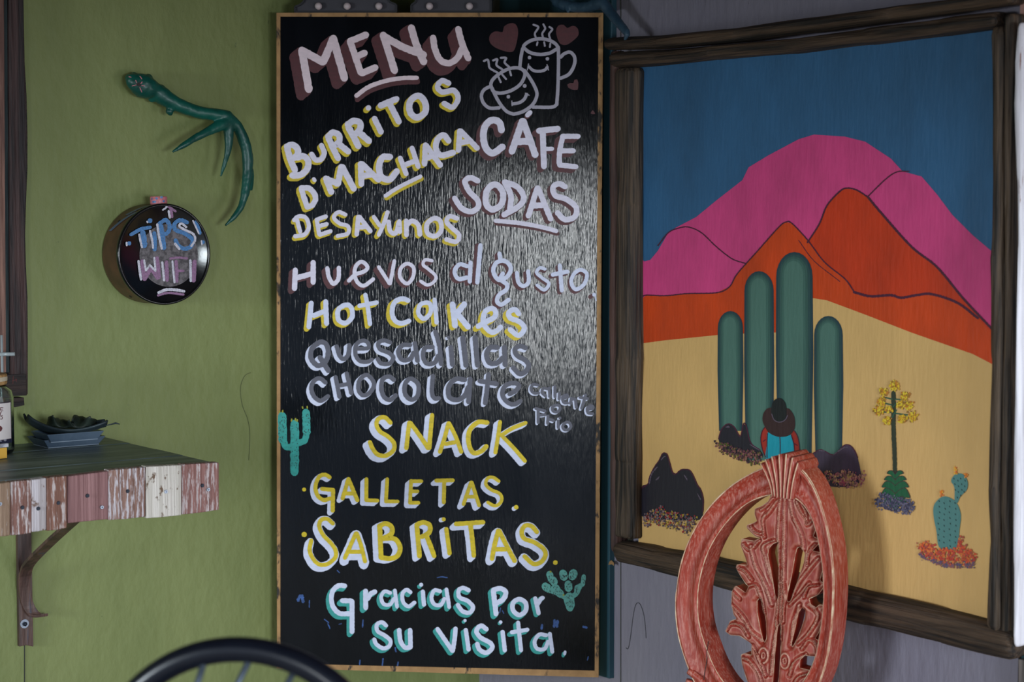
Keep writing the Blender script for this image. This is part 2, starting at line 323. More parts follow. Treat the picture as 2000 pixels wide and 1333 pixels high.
   (CK, 54, (-50, 34), 8, 3, "1415 745 1445 1085;1410 730 1485 702 1560 735 1555 815 1470 865;1530 870 1570 970 1612 1085"), (CL, 46, (-30, 10), 8, 2, "208 655"), (CL, 48, (-46, 28), 18, 3, "238 765 275 1040"),
   (CL, 52, (-40, 40), 14, 3, "345 710 650 690;508 720 530 900 545 1065"), (CL, 52, (-30, 30), 40, 3, "820 785 780 930 748 1100;828 785 900 930 1000 1120;800 992 900 992"),
   (CL, 50, (-24, 30), 44, 3, "1250 800 1190 735 1120 728 1080 790 1105 870 1220 915 1320 985 1345 1055 1300 1130 1210 1155 1110 1070"), (CL, 56, (0, 0), 0, 0, "1455 1140"), (CK, 62, (0, 0), 0, 0, "140 838")]),
 'GRACIAS_POR': ('coollit_white', 'tealp', [
   (CM, 58, (-30, 34), 8, 2, "800 210 725 208 660 265 640 360 665 460 735 530 850 535;765 382 870 385;882 390 882 745"), (CM, 58, (-36, 26), 8, 2, "1040 270 1042 470;1065 360 1100 305 1150 278"),
   (CM, 44, (-28, 28), 8, 2, "1330 292 1262 275 1222 340 1250 420 1325 428 1370 360;1382 262 1408 455"), (CM, 46, (-30, 32), 8, 2, "1565 285 1520 255 1472 300 1478 395 1540 450 1612 405"), (CM, 50, (-36, 24), 4, 2, "1708 275 1722 430"), (CM, 50, (-22, 22), 2, 1, "1688 195"),
   (CN, 42, (-26, 24), 8, 2, "52 360 -10 352 -40 430 -8 500 60 505 98 440;120 340 150 530"), (CN, 46, (-24, 24), 10, 2, "360 350 300 325 252 350 262 425 350 465 405 530 370 588 295 575 242 505"),
   (CN, 54, (-28, 26), 10, 2, "622 350 652 605;625 345 700 330 755 370 730 445 655 490"), (CN, 50, (-24, 24), 6, 2, "900 445 835 485 835 565 900 615 968 570 968 485 900 445"), (CN, 46, (-28, 20), 6, 2, "1072 435 1108 595;1095 505 1130 445 1155 430")]),
 'SU_VISITA': ('coollit_white', 'tealp', [
   (CM, 48, (-28, 26), 10, 2, "1282 675 1230 635 1172 665 1182 740 1265 790 1330 850 1315 915 1245 940 1165 890 1142 835"), (CM, 54, (-36, 22), 6, 2, "1432 725 1448 850 1500 930 1565 925;1560 725 1565 920"),
   (CN, 48, (-26, 24), 6, 2, "25 765 185 1000;218 760 208 870 188 1000"), (CN, 46, (-30, 24), 4, 2, "328 775 358 985"), (CN, 36, (-16, 16), 4, 1, "318 672"), (CN, 50, (-28, 24), 8, 2, "550 768 490 730 442 785 485 855 590 915 610 970 545 1020 475 985 450 925"),
   (CN, 46, (-30, 24), 4, 2, "722 795 746 995"), (CN, 38, (-12, 14), 4, 1, "700 690"), (CN, 44, (-30, 26), 4, 2, "888 695 920 995;820 800 990 772"), (CN, 42, (-28, 24), 6, 2, "1190 832 1115 825 1065 900 1092 975 1170 978 1210 900;1228 815 1255 1010"), (CN, 30, (-16, 18), 6, 1, "1392 1008 1386 1035")]),
}
# ------------------------------------------------------------------ the setting
def wall(name, mt, u, n, s0, s1, z1=2.7):
    mb = MB(); p = Vector((CORNER.x, CORNER.y, 0)) + u * s0
    mb.box(p - n * .10, u * (s1 - s0), n * .10, UP * z1)
    return tag(recalc(mb.build(name, mt)), kind='structure')
def seam(parent, plane, px, y0, y1, wd=.0016):
    a = plane.at(px, y0, .0006); b = plane.at(px, y1, .0006)
    mb = MB(); mb.box(a - plane.n * .003, plane.u * wd, (b - a), plane.n * .0034)
    recalc(mb.build('panel_joint', M['seam'], parent))
M['seam'] = mat('dark_joint_line', srgb((52, 54, 46)), rough=.8)  # dark line colour of the wall panel joints
wl = wall('wall_left', M['green'], UG, NG, -2.9, 0)
wr = wall('wall_right', M['lav'], UL, NL, 0, 1.352)
seam(wl, G, 47, 1262, 1500); seam(wr, L, 1212, -60, 2200)
fl = MB(); fl.box((-3.5, -1.0, -.06), (6.5, 0, 0), (0, 5.2, 0), (0, 0, .06)); tag(recalc(fl.build('floor', M['floor'])), kind='structure')
ce = MB(); ce.box((-3.5, .80, 2.32), (6.0, 0, 0), (0, 3.5, 0), (0, 0, .05)); tag(recalc(ce.build('added_ceiling', M['ceil'])), kind='structure')  # unseen ceiling, added to darken the tops of the walls

li = MB(); li.box((-3.5, .80, 1.53), (6.0, 0, 0), (0, .10, 0), (0, 0, .79)); tag(recalc(li.build('added_light_blocker', M['ceil'])), kind='structure')   # unseen beam added to keep light off the upper walls
# teal painted plank standing in the corner behind the menu
tp = MB(); a = L.at(985, 425); b = L.at(1203, 425); a.z = L.at(1203, 1326).z; b.z = a.z
tp.box(a, b - a, NL * .012, UP * 1.75)
t = recalc(tp.build('trim_1', M['teal_trim'], bevel=.001)); tag(t, kind='structure')
mb = MB(); poly(mb, [(1190, 1098), (1194, 1095), (1199, 1100), (1199, 1106), (1195, 1103), (1188, 1104)], L, .0126); mb.build('bare_wood_chip', mat('chip', srgb((150, 116, 76))), t)

# ------------------------------------------------------------------ wood helpers
def frame_coords(plane):
    return plane.u, UP, plane.n
def wood(name, c1, c2, ang, vertical=True, c3=None, rough=.7, bump=.6, speck=None, fine=60):
    sc = (fine, fine, 3.5) if vertical else (3.5, fine, fine)
    return mat(name, srgb(c1), srgb(c2), rough, sc, ang, c3=srgb(c3) if c3 else None, bump=bump, bscale=tuple(v * 2.2 for v in sc), bdist=.005, speck=speck, cr=(.40, .60), detail=10)
def log(name, pts, widths, plane, off, depth, mt, parent, seed=0, wob=.17, label=None):
    """round split log: pts are centre points, widths in pixels, following a plane"""
    C0 = [plane.at(p[0], p[1], off) for p in pts]
    R0 = []
    for p, wd in zip(pts, widths):
        a = plane.at(p[0], p[1], off); b = plane.at(p[0], p[1] + wd / 2, off); c = plane.at(p[0] + wd / 2, p[1], off)
        t = (C0[-1] - C0[0]).normalized(); R0.append((b - a).length if abs(t.z) < .6 else (c - a).length)
    n = 70; L_ = []; 
    def samp(arr, f):
        x = f * (len(arr) - 1); i = min(len(arr) - 2, int(x)); k = x - i; k = k * k * (3 - 2 * k); return arr[i] * (1 - k) + arr[i + 1] * k
    vs = []; K = 20
    ax = (C0[-1] - C0[0]).normalized(); side = plane.n.cross(ax).normalized()
    for i in range(n + 1):
        f = i / n; c = samp(C0, f); r = samp(R0, f); endk = 1 - .35 * max(0, 1 - min(i, n - i) / 1.5) 
        for k in range(K):
            a = 2 * math.pi * k / K; ca, sa = math.cos(a), math.sin(a)
            rr = 1 + wob * noise.noise(Vector((ca * 1.2 + seed * 9, sa * 1.2, f * 9))) + wob * .5 * noise.noise(Vector((ca * 5 + seed * 3, sa * 5, f * 5)))
            ce_, se_ = math.copysign(abs(ca) ** .75, ca), math.copysign(abs(sa) ** .75, sa)
            vs.append(c + (side * ce_ * r + plane.n * se_ * depth) * rr * endk)
    fs = [(i * K + k, i * K + (k + 1) % K, (i + 1) * K + (k + 1) % K, (i + 1) * K + k) for i in range(n) for k in range(K)]
    fs.append(tuple(range(K))[::-1]); fs.append(tuple(n * K + k for k in range(K)))
    mb = MB(); mb.add(vs, fs); return recalc(mb.build(name, mt, parent, smooth=True, label=label))
def slab(name, px, plane, off0, off1, mt, parent, bevel=.0008, smooth_out=False, label=None, mb=None, mi=0):
    own = mb is None; mb = mb or MB()
    pts = [Vector(p) for p in px]
    if smooth_out: pts = spline(pts + [pts[0]], 5)[:-1]
    Fr = [plane.at(p.x, p.y, off1) for p in pts]; Bk = [q - plane.n * (off1 - off0) for q in Fr]; n = len(pts)
    tri = tessellate_polygon([[Vector((p.x, p.y, 0)) for p in pts]])
    fs = [tuple(f) for f in tri] + [tuple(i + n for i in f)[::-1] for f in tri] + [(i, (i + 1) % n, n + (i + 1) % n, n + i) for i in range(n)]
    mb.add(Fr + Bk, fs, mi)
    if own: return recalc(mb.build(name, mt, parent, bevel=0 if smooth_out else bevel, label=label))
def tube(mb, pts, radii, K=10, mi=0, flat=1.0, up=None):
    n = len(pts); vs = []; pv = None
    for i in range(n):
        t = (pts[min(n - 1, i + 1)] - pts[max(0, i - 1)]).normalized()
        s = (up or Vector((.3, .2, .93))).cross(t) if pv is None else (pv - t * pv.dot(t)); s = s.normalized(); pv = s; q = t.cross(s)
        r = radii[i] if isinstance(radii, (list, tuple)) else radii
        vs += [pts[i] + (s * math.cos(2 * math.pi * k / K) + q * math.sin(2 * math.pi * k / K) * flat) * r for k in range(K)]
    fs = [(i * K + k, i * K + (k + 1) % K, (i + 1) * K + (k + 1) % K, (i + 1) * K + k) for i in range(n - 1) for k in range(K)]
    fs += [tuple(range(K))[::-1], tuple((n - 1) * K + k for k in range(K))]
    mb.add(vs, fs, mi)
def ball(mb, c, r, sx=1, sy=1, sz=1, mi=0, nu=12, nv=8):
    vs = [Vector((c[0] + r * sx * math.sin(math.pi * j / nv) * math.cos(2 * math.pi * i / nu), c[1] + r * sy * math.sin(math.pi * j / nv) * math.sin(2 * math.pi * i / nu), c[2] + r * sz * math.cos(math.pi * j / nv))) for j in range(nv + 1) for i in range(nu)]
    mb.add(vs, [(j * nu + i, (j + 1) * nu + i, (j + 1) * nu + (i + 1) % nu, j * nu + (i + 1) % nu) for j in range(nv) for i in range(nu)], mi)
def disc(mb, c, n, r, h, K=24, mi=0, r2=None):
    n = n.normalized(); a = n.orthogonal().normalized(); b = n.cross(a); r2 = r if r2 is None else r2
    vs = [c + (a * math.cos(2 * math.pi * k / K) + b * math.sin(2 * math.pi * k / K)) * r for k in range(K)] + [c + n * h + (a * math.cos(2 * math.pi * k / K) + b * math.sin(2 * math.pi * k / K)) * r2 for k in range(K)]
    mb.add(vs, [tuple(range(K))[::-1], tuple(range(K, 2 * K))] + [(k, (k + 1) % K, K + (k + 1) % K, K + k) for k in range(K)], mi)
def lathe(mb, c, n, prof, K=40, mi=0, close=True):
    n = n.normalized(); a = n.orthogonal().normalized(); b = n.cross(a); vs = []
    for (r, h) in prof: vs += [c + n * h + (a * math.cos(2 * math.pi * k / K) + b * math.sin(2 * math.pi * k / K)) * r for k in range(K)]
    m = len(prof); fs = [(i * K + k, i * K + (k + 1) % K, (i + 1) * K + (k + 1) % K, (i + 1) * K + k) for i in range(m - 1) for k in range(K)]
    if close: fs += [tuple(range(K))[::-1], tuple((m - 1) * K + k for k in range(K))]
    mb.add(vs, fs, mi)

# ------------------------------------------------------------------ menu board
base = B.at(858, 1315); menu = empty('menu_board', (base.x, base.y, base.z), 'tall black painted menu board with hand-lettered Spanish menu', 'menu board')
def quad(mb, c, plane, off1, th):
    Fr = [plane.at(x, y, off1) for x, y in c]; Bk = [q - plane.n * th for q in Fr]
    mb.add(Fr + Bk, [(0, 1, 2, 3), (7, 6, 5, 4), (0, 4, 5, 1), (1, 5, 6, 2), (2, 6, 7, 3), (3, 7, 4, 0)])
mb = MB(); quad(mb, [(547, 32), (1169, 33), (1162, 1312), (547, 1298)], B, 0, .017); recalc(mb.build('panel', M['black'], menu))
for c in ([(540, 25), (1178, 25), (1171, 33.5), (547, 32.5)], [(547, 1297), (1162, 1311), (1169, 1324), (541, 1306)], [(540, 25), (547.5, 32), (547.5, 1298), (541, 1306)], [(1169, 33), (1178, 25), (1169, 1324), (1161.5, 1312)]):
    mb = MB(); quad(mb, c, B, .0012, .0195); recalc(mb.build('edge_strip', M['rawedge'], menu))
for wname, (fc, bc, groups) in WORDS.items():
    mb = MB(); kf = kb = 0
    for crop, wd, (ox, oy), extra, ncopy, txt in groups:
        s = crop[2]
        for st in parse(txt, crop):
            for c in range(ncopy):
                d = Vector((ox, oy)) * s * (c + 1) / ncopy
                ribbon(mb, [p + d for p in st], (wd + extra) * s, B, .0003 + kb * 6e-6, 1, jit=.05); kb += 1
            ribbon(mb, st, wd * s, B, .0013 + kf * 8e-6, 0, jit=.07); kf += 1
    mb.build('painted_word', [M[fc], M[bc]], menu, label='hand-painted lettering ' + wname.replace('_', ' ').lower() + ' in ' + {'warmlit_white': 'white tinted with warm light', 'white': 'white', 'coollit_white': 'white', 'grey': 'grey', 'yellow': 'yellow'}[fc] + {'maroon': ' with maroon shadow', 'yellow': ' with yellow shadow', 'coollit_white': ' edged in white', 'tealp': ' with teal shadow'}[bc])
# two cups
mug = MB(); k = 0
for wd, txt in [(44, "812 505 830 450 920 392 1040 372 1160 395 1245 450 1272 520;822 492 900 550 1020 576 1150 560 1245 508;805 500 785 600 768 740;1270 480 1272 700 1265 1000 1250 1215;1252 1225 1185 1262 935 1262;1300 612 1350 565 1425 548 1482 612 1475 720 1405 835 1295 888"),
    (26, "945 188 1010 220 965 300 975 352;1075 182 1098 240 1062 300 1068 350;1155 218 1192 248 1150 310 1162 370"), (24, "1000 415 990 455;1085 415 1095 465;1165 435 1160 480"), (50, "894 616;1127 632"), (38, "885 735 945 785 1020 795 1090 780 1128 740"), (14, "866 780 882 700;1122 708 1142 780"),
    (44, "392 960 420 900 500 830 620 765 740 750 820 790 830 860 770 970 650 1048 520 1080 432 1062 402 1010 392 960;405 1010 455 1120 520 1230 600 1320 690 1355;830 785 900 885 960 990 992 1090 962 1190 900 1262 800 1325 690 1355;375 995 300 1040 268 1120 300 1215 380 1275 500 1272"),
    (28, "300 662 350 645 365 700 380 755 480 815;420 655 475 640 465 715 540 770;520 620 590 622 570 680 630 740"), (26, "490 870 520 938;540 840 590 898;640 795 655 850"), (52, "618 1126;830 985"), (42, "675 1220 760 1205 825 1160 858 1095"), (14, "665 1182 668 1245;840 1080 890 1108")]:
    for st in parse(txt, CB): ribbon(mug, st, wd * .15, B, .0005 + k * 8e-6, 0, jit=.05); k += 1
mug.build('painted_cups', M['mugp'], menu, label='two smiling steaming cups drawn in silver grey line')
for h in ["545 285 560 215 640 170 710 180 745 260 735 380 700 510 655 545 560 530 440 480 375 410 380 325 450 275", "1385 232 1340 190 1270 200 1240 270 1260 370 1300 440 1380 450 1470 390 1532 320 1520 235 1460 202", "1465 950 1480 905 1515 900 1530 940 1520 1038 1470 1040 1400 1010 1385 970 1420 948", "1700 1320 1720 1300 1740 1330 1750 1350 1720 1355 1690 1345"]:
    q = [float(x) for x in h.split()]; mb = MB(); poly(mb, [(900 + q[i] * .15, 20 + q[i + 1] * .15) for i in range(0, len(q), 2)], B, .0006); mb.build('painted_heart', M['maroon'], menu)
# cactus at the left edge of the board and prickly pear lower right
def cactus(label, crop, strokes, tips, col, dots):
    mb = MB(); k = 0
    for wd, txt in strokes:
        for st in parse(txt, crop): ribbon(mb, st, wd * crop[2], B, .0015 + k * 1e-5, 0, jit=.08); k += 1
    o = mb.build('painted_cactus', [M[col]], menu, label=label)
    d = MB(); k = 0
    for (x0, y0, x1, y1, nn) in dots:
        for i in range(nn):
            x = random.uniform(x0, x1); y = random.uniform(y0, y1)
            ribbon(d, [Vector((crop[0] + x * crop[2], crop[1] + y * crop[2])), Vector((crop[0] + (x + random.uniform(-9, 9)) * crop[2], crop[1] + (y + random.uniform(4, 13)) * crop[2]))], 1.0, B, .0019, 0)
    for st in parse(tips, crop): ribbon(d, st, 22 * crop[2], B, .0021 + k * 1e-5, 1, jit=.2); k += 1
    d.build('spine_dabs', [M['inkp'], M['olivep']], o)
cactus('turquoise saguaro cactus painted at the left edge', CI, [(124, "155 240 160 420 165 590"), (96, "175 590 215 690 330 690"), (122, "335 350 338 600 335 1060"), (112, "500 190 512 480"), (92, "505 520 480 600 380 640")], "120 190 118 175;160 190 165 165;290 320 295 290;345 310 350 285;370 320 375 300;455 135 450 115;520 130 518 108", 'cactusp', [(110, 240, 210, 640, 32), (280, 360, 390, 1000, 36), (455, 180, 555, 560, 28)])
cactus('pale teal prickly pear cactus painted in the lower right', CN, [(72, "1225 175 1245 240"), (80, "1258 235 1275 265"), (84, "1368 165 1380 210"), (88, "1482 165 1468 205"), (46, "1592 200 1580 290"), (84, "1180 305 1225 345"), (80, "1285 320 1345 395"), (50, "1250 360 1320 385"), (84, "1425 280 1428 330"), (66, "1528 320 1520 370"), (52, "1555 300 1510 385 1460 420"), (102, "1438 420 1440 500"), (60, "1400 430 1440 545 1470 500"), (46, "1440 500 1445 555"), (46, "1270 280 1285 320"), (46, "1340 400 1410 440")], "1235 150;1375 400", 'prickp', [(1205, 180, 1280, 280, 18), (1340, 150, 1410, 220, 16), (1445, 150, 1510, 220, 16), (1160, 280, 1240, 370, 16), (1260, 300, 1370, 400, 20), (1400, 260, 1455, 350, 14), (1405, 400, 1480, 530, 24), (1500, 310, 1545, 390, 10), (1570, 200, 1605, 280, 8)])
mb = MB(); k = 0
for crop, wd, txt in [(CM, 34, "275 320 250 385;300 325 310 395"), (CM, 12, "385 380 383 460;560 600 610 640;600 650 625 710;730 660 760 650"), (CM, 16, "1010 610 1005 690;1385 930 1395 980;1245 1060 1235 1140;1420 1100 1415 1140;975 1080 970 1130"), (CN, 30, "1280 670 1275 740;1310 680 1305 740"), (CN, 26, "1590 740 1620 750;1145 720 1140 760"), (CN, 10, "20 215 70 205 130 215;700 540 690 590;720 570 735 600;1640 1060 1630 1100"), (CM, 12, "710 30 735 55")]:
    for st in parse(txt, crop): ribbon(mb, st, wd * crop[2], B, .0002 + k * 8e-6, 0, jit=.3); k += 1
mb.build('blue_paint_traces', M['bluep'], menu, label='faded blue brush marks left on the board', kind='stuff')

# ------------------------------------------------------------------ desert painting
DP_OFF = .024
base = L.at(1590, 1150); dp = empty('desert_painting', (base.x, base.y, base.z), 'large framed painting of pink and orange mountains with green cacti', 'painting')
def canv(name, c, v=.93, rough=.5): return mat(name, srgb(tuple(x * v for x in c)), srgb(c), rough, (9, 9, 4), ANG_L, bump=.5, bscale=(160, 160, 30), bdist=.0012)
M['c_sky'] = canv('painting_sky_blue', (50, 100, 142), .86); M['c_pink'] = canv('painting_pink', (222, 70, 134), .86); M['c_org'] = canv('painting_orange', (218, 70, 14), .84)
M['c_org2'] = canv('painting_red_orange', (212, 58, 16), .82); M['c_sand'] = canv('painting_sand', (222, 178, 112), .94); M['c_line'] = canv('painting_dark_line', (78, 24, 52))
M['c_g'] = [canv('painting_cactus_green_%d' % i, c) for i, c in enumerate([(36, 62, 72), (44, 76, 76), (56, 92, 84), (66, 104, 94), (80, 118, 106)])]
M['c_rock'] = canv('painting_rock', (34, 30, 42)); M['c_rock2'] = canv('painting_rock_violet', (74, 58, 80), .75); M['c_rl'] = canv('painting_rock_highlight', (96, 82, 98))
panel = slab('canvas_panel', [(1246, 128), (1962, 50), (1946, 1216), (1246, 1062)], L, 0, DP_OFF, M['c_sky'], dp)
LZ = [0]
def shp(name, mt, pts, layer, smooth=True, label=None, step=5):
    mb = MB(); poly(mb, pts, L, DP_OFF + .0002 + layer * .00015, 0, smooth, step); return mb.build(name, mt, dp, label=label)
shp('painted_mountain', M['c_pink'], [(1247, 497), (1258, 511), (1270, 508), (1285, 490), (1305, 455), (1320, 445), (1360, 424), (1400, 391), (1450, 352), (1462, 327), (1500, 304), (1560, 272), (1590, 263), (1650, 267), (1690, 277), (1740, 310), (1763, 335), (1800, 345), (1830, 380), (1860, 420), (1900, 460), (1938, 492), (1953, 505), (1950, 720), (1247, 640)], 1, False, 'pink mountain range')
shp('painted_mountain', M['c_org2'], [(1577, 474), (1600, 440), (1615, 402), (1638, 376), (1652, 368), (1672, 372), (1695, 385), (1720, 415), (1780, 482), (1830, 522), (1880, 582), (1920, 625), (1948, 655), (1950, 730), (1560, 640)], 2, False, 'red mountain behind')
shp('painted_mountain', M['c_org'], [(1247, 590), (1262, 577), (1300, 578), (1340, 575), (1400, 572), (1425, 560), (1440, 535), (1480, 490), (1520, 445), (1535, 434), (1547, 437), (1578, 470), (1610, 512), (1650, 545), (1668, 572), (1700, 579), (1760, 582), (1820, 576), (1870, 592), (1910, 622), (1948, 662), (1950, 740), (1247, 690)], 3, False, 'orange mountain in front')
shp('painted_desert', M['c_sand'], [(1247, 672), (1300, 665), (1400, 655), (1452, 652), (1575, 648), (1583, 582), (1615, 587), (1690, 615), (1780, 650), (1900, 692), (1950, 718), (1946, 1214), (1247, 1062)], 4, False, 'sand-coloured desert ground')
mb = MB(); k = 0
for wd, st in [(2.2, [(1285, 480), (1305, 455), (1325, 446), (1345, 444), (1370, 455), (1400, 483), (1430, 506), (1456, 515)]), (2.4, [(1695, 384), (1730, 350), (1752, 336), (1775, 335)]), (3, [(1577, 474), (1600, 438), (1615, 402), (1638, 376), (1652, 368), (1672, 371), (1695, 385)]),
    (4.5, [(1695, 385), (1720, 415), (1780, 482), (1830, 522), (1880, 582), (1920, 625), (1942, 648)]), (2.4, [(1252, 582), (1262, 577), (1300, 578), (1340, 574), (1400, 572), (1425, 560), (1440, 535), (1480, 490), (1520, 445), (1535, 434), (1547, 437), (1578, 470), (1610, 512), (1650, 545), (1668, 570)]),
    (5, [(1668, 571), (1700, 579), (1740, 577), (1760, 582), (1790, 577), (1820, 575), (1870, 592), (1910, 622)]), (1.4, [(1560, 470), (1590, 510), (1640, 550)])]:
    ribbon(mb, [Vector(p) for p in st], wd, L, DP_OFF + .0009 + k * 1e-5, 0, jit=.25); k += 1
mb.build('mountain_outline', M['c_line'], dp)
def bullet(x0, x1, top, bot, lean=0):
    r = (x1 - x0) / 2; cx = (x0 + x1) / 2; h = r * 1.35
    a = [(cx + r * math.cos(math.pi * (1 - i / 12)), top + h - h * math.sin(math.pi * i / 12)) for i in range(13)]
    return a + [(x1 + r * .04, (top + bot) / 2), (x1 - r * .06 + lean, bot)] + [(x0 + r * .10 + lean, bot), (x0 - r * .02, (top + bot) / 2)]
for (x0, x1, tp_, bo) in [(1402, 1451, 608, 842), (1454, 1511, 530, 900), (1516, 1587, 492.6, 895), (1590, 1646, 617.5, 890)]:
    wd = x1 - x0; o = None
    for i in range(5):
        e = wd * .055 * i
        mb = MB(); poly(mb, bullet(x0 + e, x1 - e * 1.2, tp_ + e * 1.1, bo), L, DP_OFF + .0013 + i * .00012, 0, False)
        q = mb.build('painted_cactus' if i == 0 else 'brush_layer', M['c_g'][i], o or dp); o = o or q
def crop_pts(s, crop): q = [float(x) for x in s.split()]; return [(crop[0] + q[i] * crop[2], crop[1] + q[i + 1] * crop[2]) for i in range(0, len(q), 2)]
CP = (1380, 480, .36); CQ = (1460, 760, .105); CR = (1660, 700, .33764); CO = (1300, 870, .34735); CV = (1190, 860, .19508)
for m_, s_, cr_ in [('c_rock', "318 485 385 440 400 380 440 290 500 200 530 140 560 132 585 165 630 320 665 340 720 298 790 298 830 340 880 450 915 500 940 600 935 720 900 800 600 800 325 760", CV), ('c_rock', "65 1050 80 1000 115 968 150 985 182 1035 200 968 215 980 240 1070 290 1110 305 1145 250 1150 100 1110", CP), ('c_rock2', "508 1120 530 1108 570 1130 620 1108 690 1135 750 1083 790 1095 820 1150 825 1290 640 1300 560 1190", CP)]:
    mb = MB(); poly(mb, crop_pts(s_, cr_), L, DP_OFF + .0021, 0, True, 4); o = mb.build('painted_rock', M[m_], dp)
    p = crop_pts(s_, cr_); mb = MB(); ribbon(mb, [Vector(q) for q in p[:-3]], 2.0, L, DP_OFF + .0022, 0, jit=.2); mb.build('rock_outline', M['c_line'], o)
mb = MB(); k = 0
for st in parse("400 440 425 340 480 270;520 200 545 170 560 165;470 400 500 370;750 350 780 400;885 540 915 600", CV) + parse("640 1115 610 1112;690 1135 740 1100 765 1095", CP) + parse("235 1080 285 1110;105 985 125 985", CP):
    ribbon(mb, st, 2.6, L, DP_OFF + .0024 + k * 1e-5, 0, jit=.5, taper=.6); k += 1
mb.build('rock_highlight', M['c_rl'], dp, kind='stuff')
# dabbed shrubs
def dabs(name, polypts, n, cols, layer, size=2.2):
    mts = [canv('dab_%s_%d' % (name, i), c, 1) for i, c in enumerate(cols)]; mb = MB()
    xs = [p[0] for p in polypts]; ys = [p[1] for p in polypts]
    def inside(x, y):
        c = False
        for i in range(len(polypts)):
            (x1, y1), (x2, y2) = polypts[i - 1], polypts[i]
            if (y1 > y) != (y2 > y) and x < (x2 - x1) * (y - y1) / (y2 - y1) + x1: c = not c
        return c
    i = 0
    while i < n:
        x = random.uniform(min(xs) - 2, max(xs) + 2); y = random.uniform(min(ys) - 2, max(ys) + 2)
        if not inside(x + random.gauss(0, 2), y + random.gauss(0, 2)): continue
        a = random.uniform(0, 6.28); r = size * random.uniform(.5, 1.1); K = 6
        W = [L.at(x + r * math.cos(a + 6.283 * k / K) * (.75 + .4 * (k % 2)), y - 1.3 * r * math.sin(a + 6.283 * k / K) * (.75 + .4 * (k % 2)), DP_OFF + layer + i * 2e-6) for k in range(K)]
        mb.add(W, [tuple(range(K))], min(len(cols) - 1, int(random.random() * len(cols)))); i += 1
    return mb.build(name, mts, dp, kind='stuff')
dabs('painted_shrubs', crop_pts("330 735 480 700 520 640 545 700 700 745 890 770 860 830 790 950 600 880 450 840 340 880", CV), 420, [(88, 76, 88), (120, 100, 104), (150, 120, 110), (70, 56, 70), (150, 40, 44), (170, 140, 50)], .0027, 2.0)
dabs('painted_shrubs', crop_pts("45 1065 110 1075 180 1100 300 1130 300 1180 250 1190 190 1165 130 1140 70 1120", CP), 330, [(74, 40, 52), (110, 60, 70), (90, 90, 40), (60, 40, 50), (140, 90, 84)], .0027, 2.1)
dabs('painted_shrubs', crop_pts("640 1225 700 1235 760 1220 830 1250 860 1220 855 1290 800 1320 720 1300 640 1270", CP), 330, [(150, 96, 100), (184, 130, 110), (120, 90, 80), (160, 70, 90), (190, 150, 90)], .0027, 2.1)
dabs('painted_shrubs', crop_pts("150 790 200 785 280 810 360 825 375 870 340 905 270 890 190 870 150 850", CR), 420, [(70, 70, 92), (92, 92, 116), (56, 56, 80), (110, 104, 124)], .0027, 2.0)
dabs('painted_shrubs', crop_pts("390 1075 440 1065 520 1095 610 1100 640 1020 660 1060 670 1105 720 1130 730 1170 640 1190 540 1180 440 1150 400 1120", CR), 420, [(214, 84, 50), (190, 60, 50), (220, 120, 60), (170, 80, 70)], .0028, 2.3)
dabs('painted_shrubs', crop_pts("400 1120 480 1160 560 1190 640 1190 720 1170 715 1205 560 1212 500 1190 410 1150", CR), 260, [(110, 86, 110), (90, 80, 110), (150, 90, 90)], .0026, 1.8)
# seated figure under the hat
for nm, c, s_, ly in [('painted_sleeve', (170, 46, 34), "322 715 275 780 248 900 250 1010 280 1150 330 1265 365 1275 380 800", .0024), ('painted_sleeve', (160, 42, 32), "865 780 920 880 950 1000 966 1130 955 1230 880 1230 815 850", .0024), ('painted_trousers', (22, 158, 178), "372 815 480 860 600 892 720 888 812 858 845 960 868 1080 872 1240 700 1320 360 1340 360 1000", .0026),
    ('painted_hat_brim', (58, 34, 36), "430 350 340 390 288 480 280 590 320 700 400 815 520 880 640 895 780 860 862 770 885 640 862 500 800 400 725 358", .0028), ('painted_hat_crown', (22, 26, 30), "583 170 510 200 460 270 442 360 445 460 480 540 540 595 600 610 660 595 715 540 725 450 722 350 700 260 650 195", .0030)]:
    mb = MB(); poly(mb, crop_pts(s_, CQ), L, DP_OFF + ly, 0, True, 3); mb.build(nm, canv(nm + '_paint', c), dp)
mb = MB()
for wd, s_ in [(1.8, "450 470 490 570 560 615 640 612 705 570 745 495"),]:
    for st in parse(s_, CQ): ribbon(mb, st, wd, L, DP_OFF + .0032, 0)
for i, st in enumerate(parse("600 890 606 1030 605 1230;322 712 270 790 245 900 250 1010 285 1160 335 1270;868 778 922 870 955 1000 968 1140;290 980 330 945;870 1020 920 1052;372 830 362 1000 362 1290;812 862 860 1030 872 1200", CQ)): ribbon(mb, st, 1.4, L, DP_OFF + .0031 + i * 1e-5, 1)
mb.build('figure_line', [M['c_rl'], M['c_line']], dp, kind='stuff')
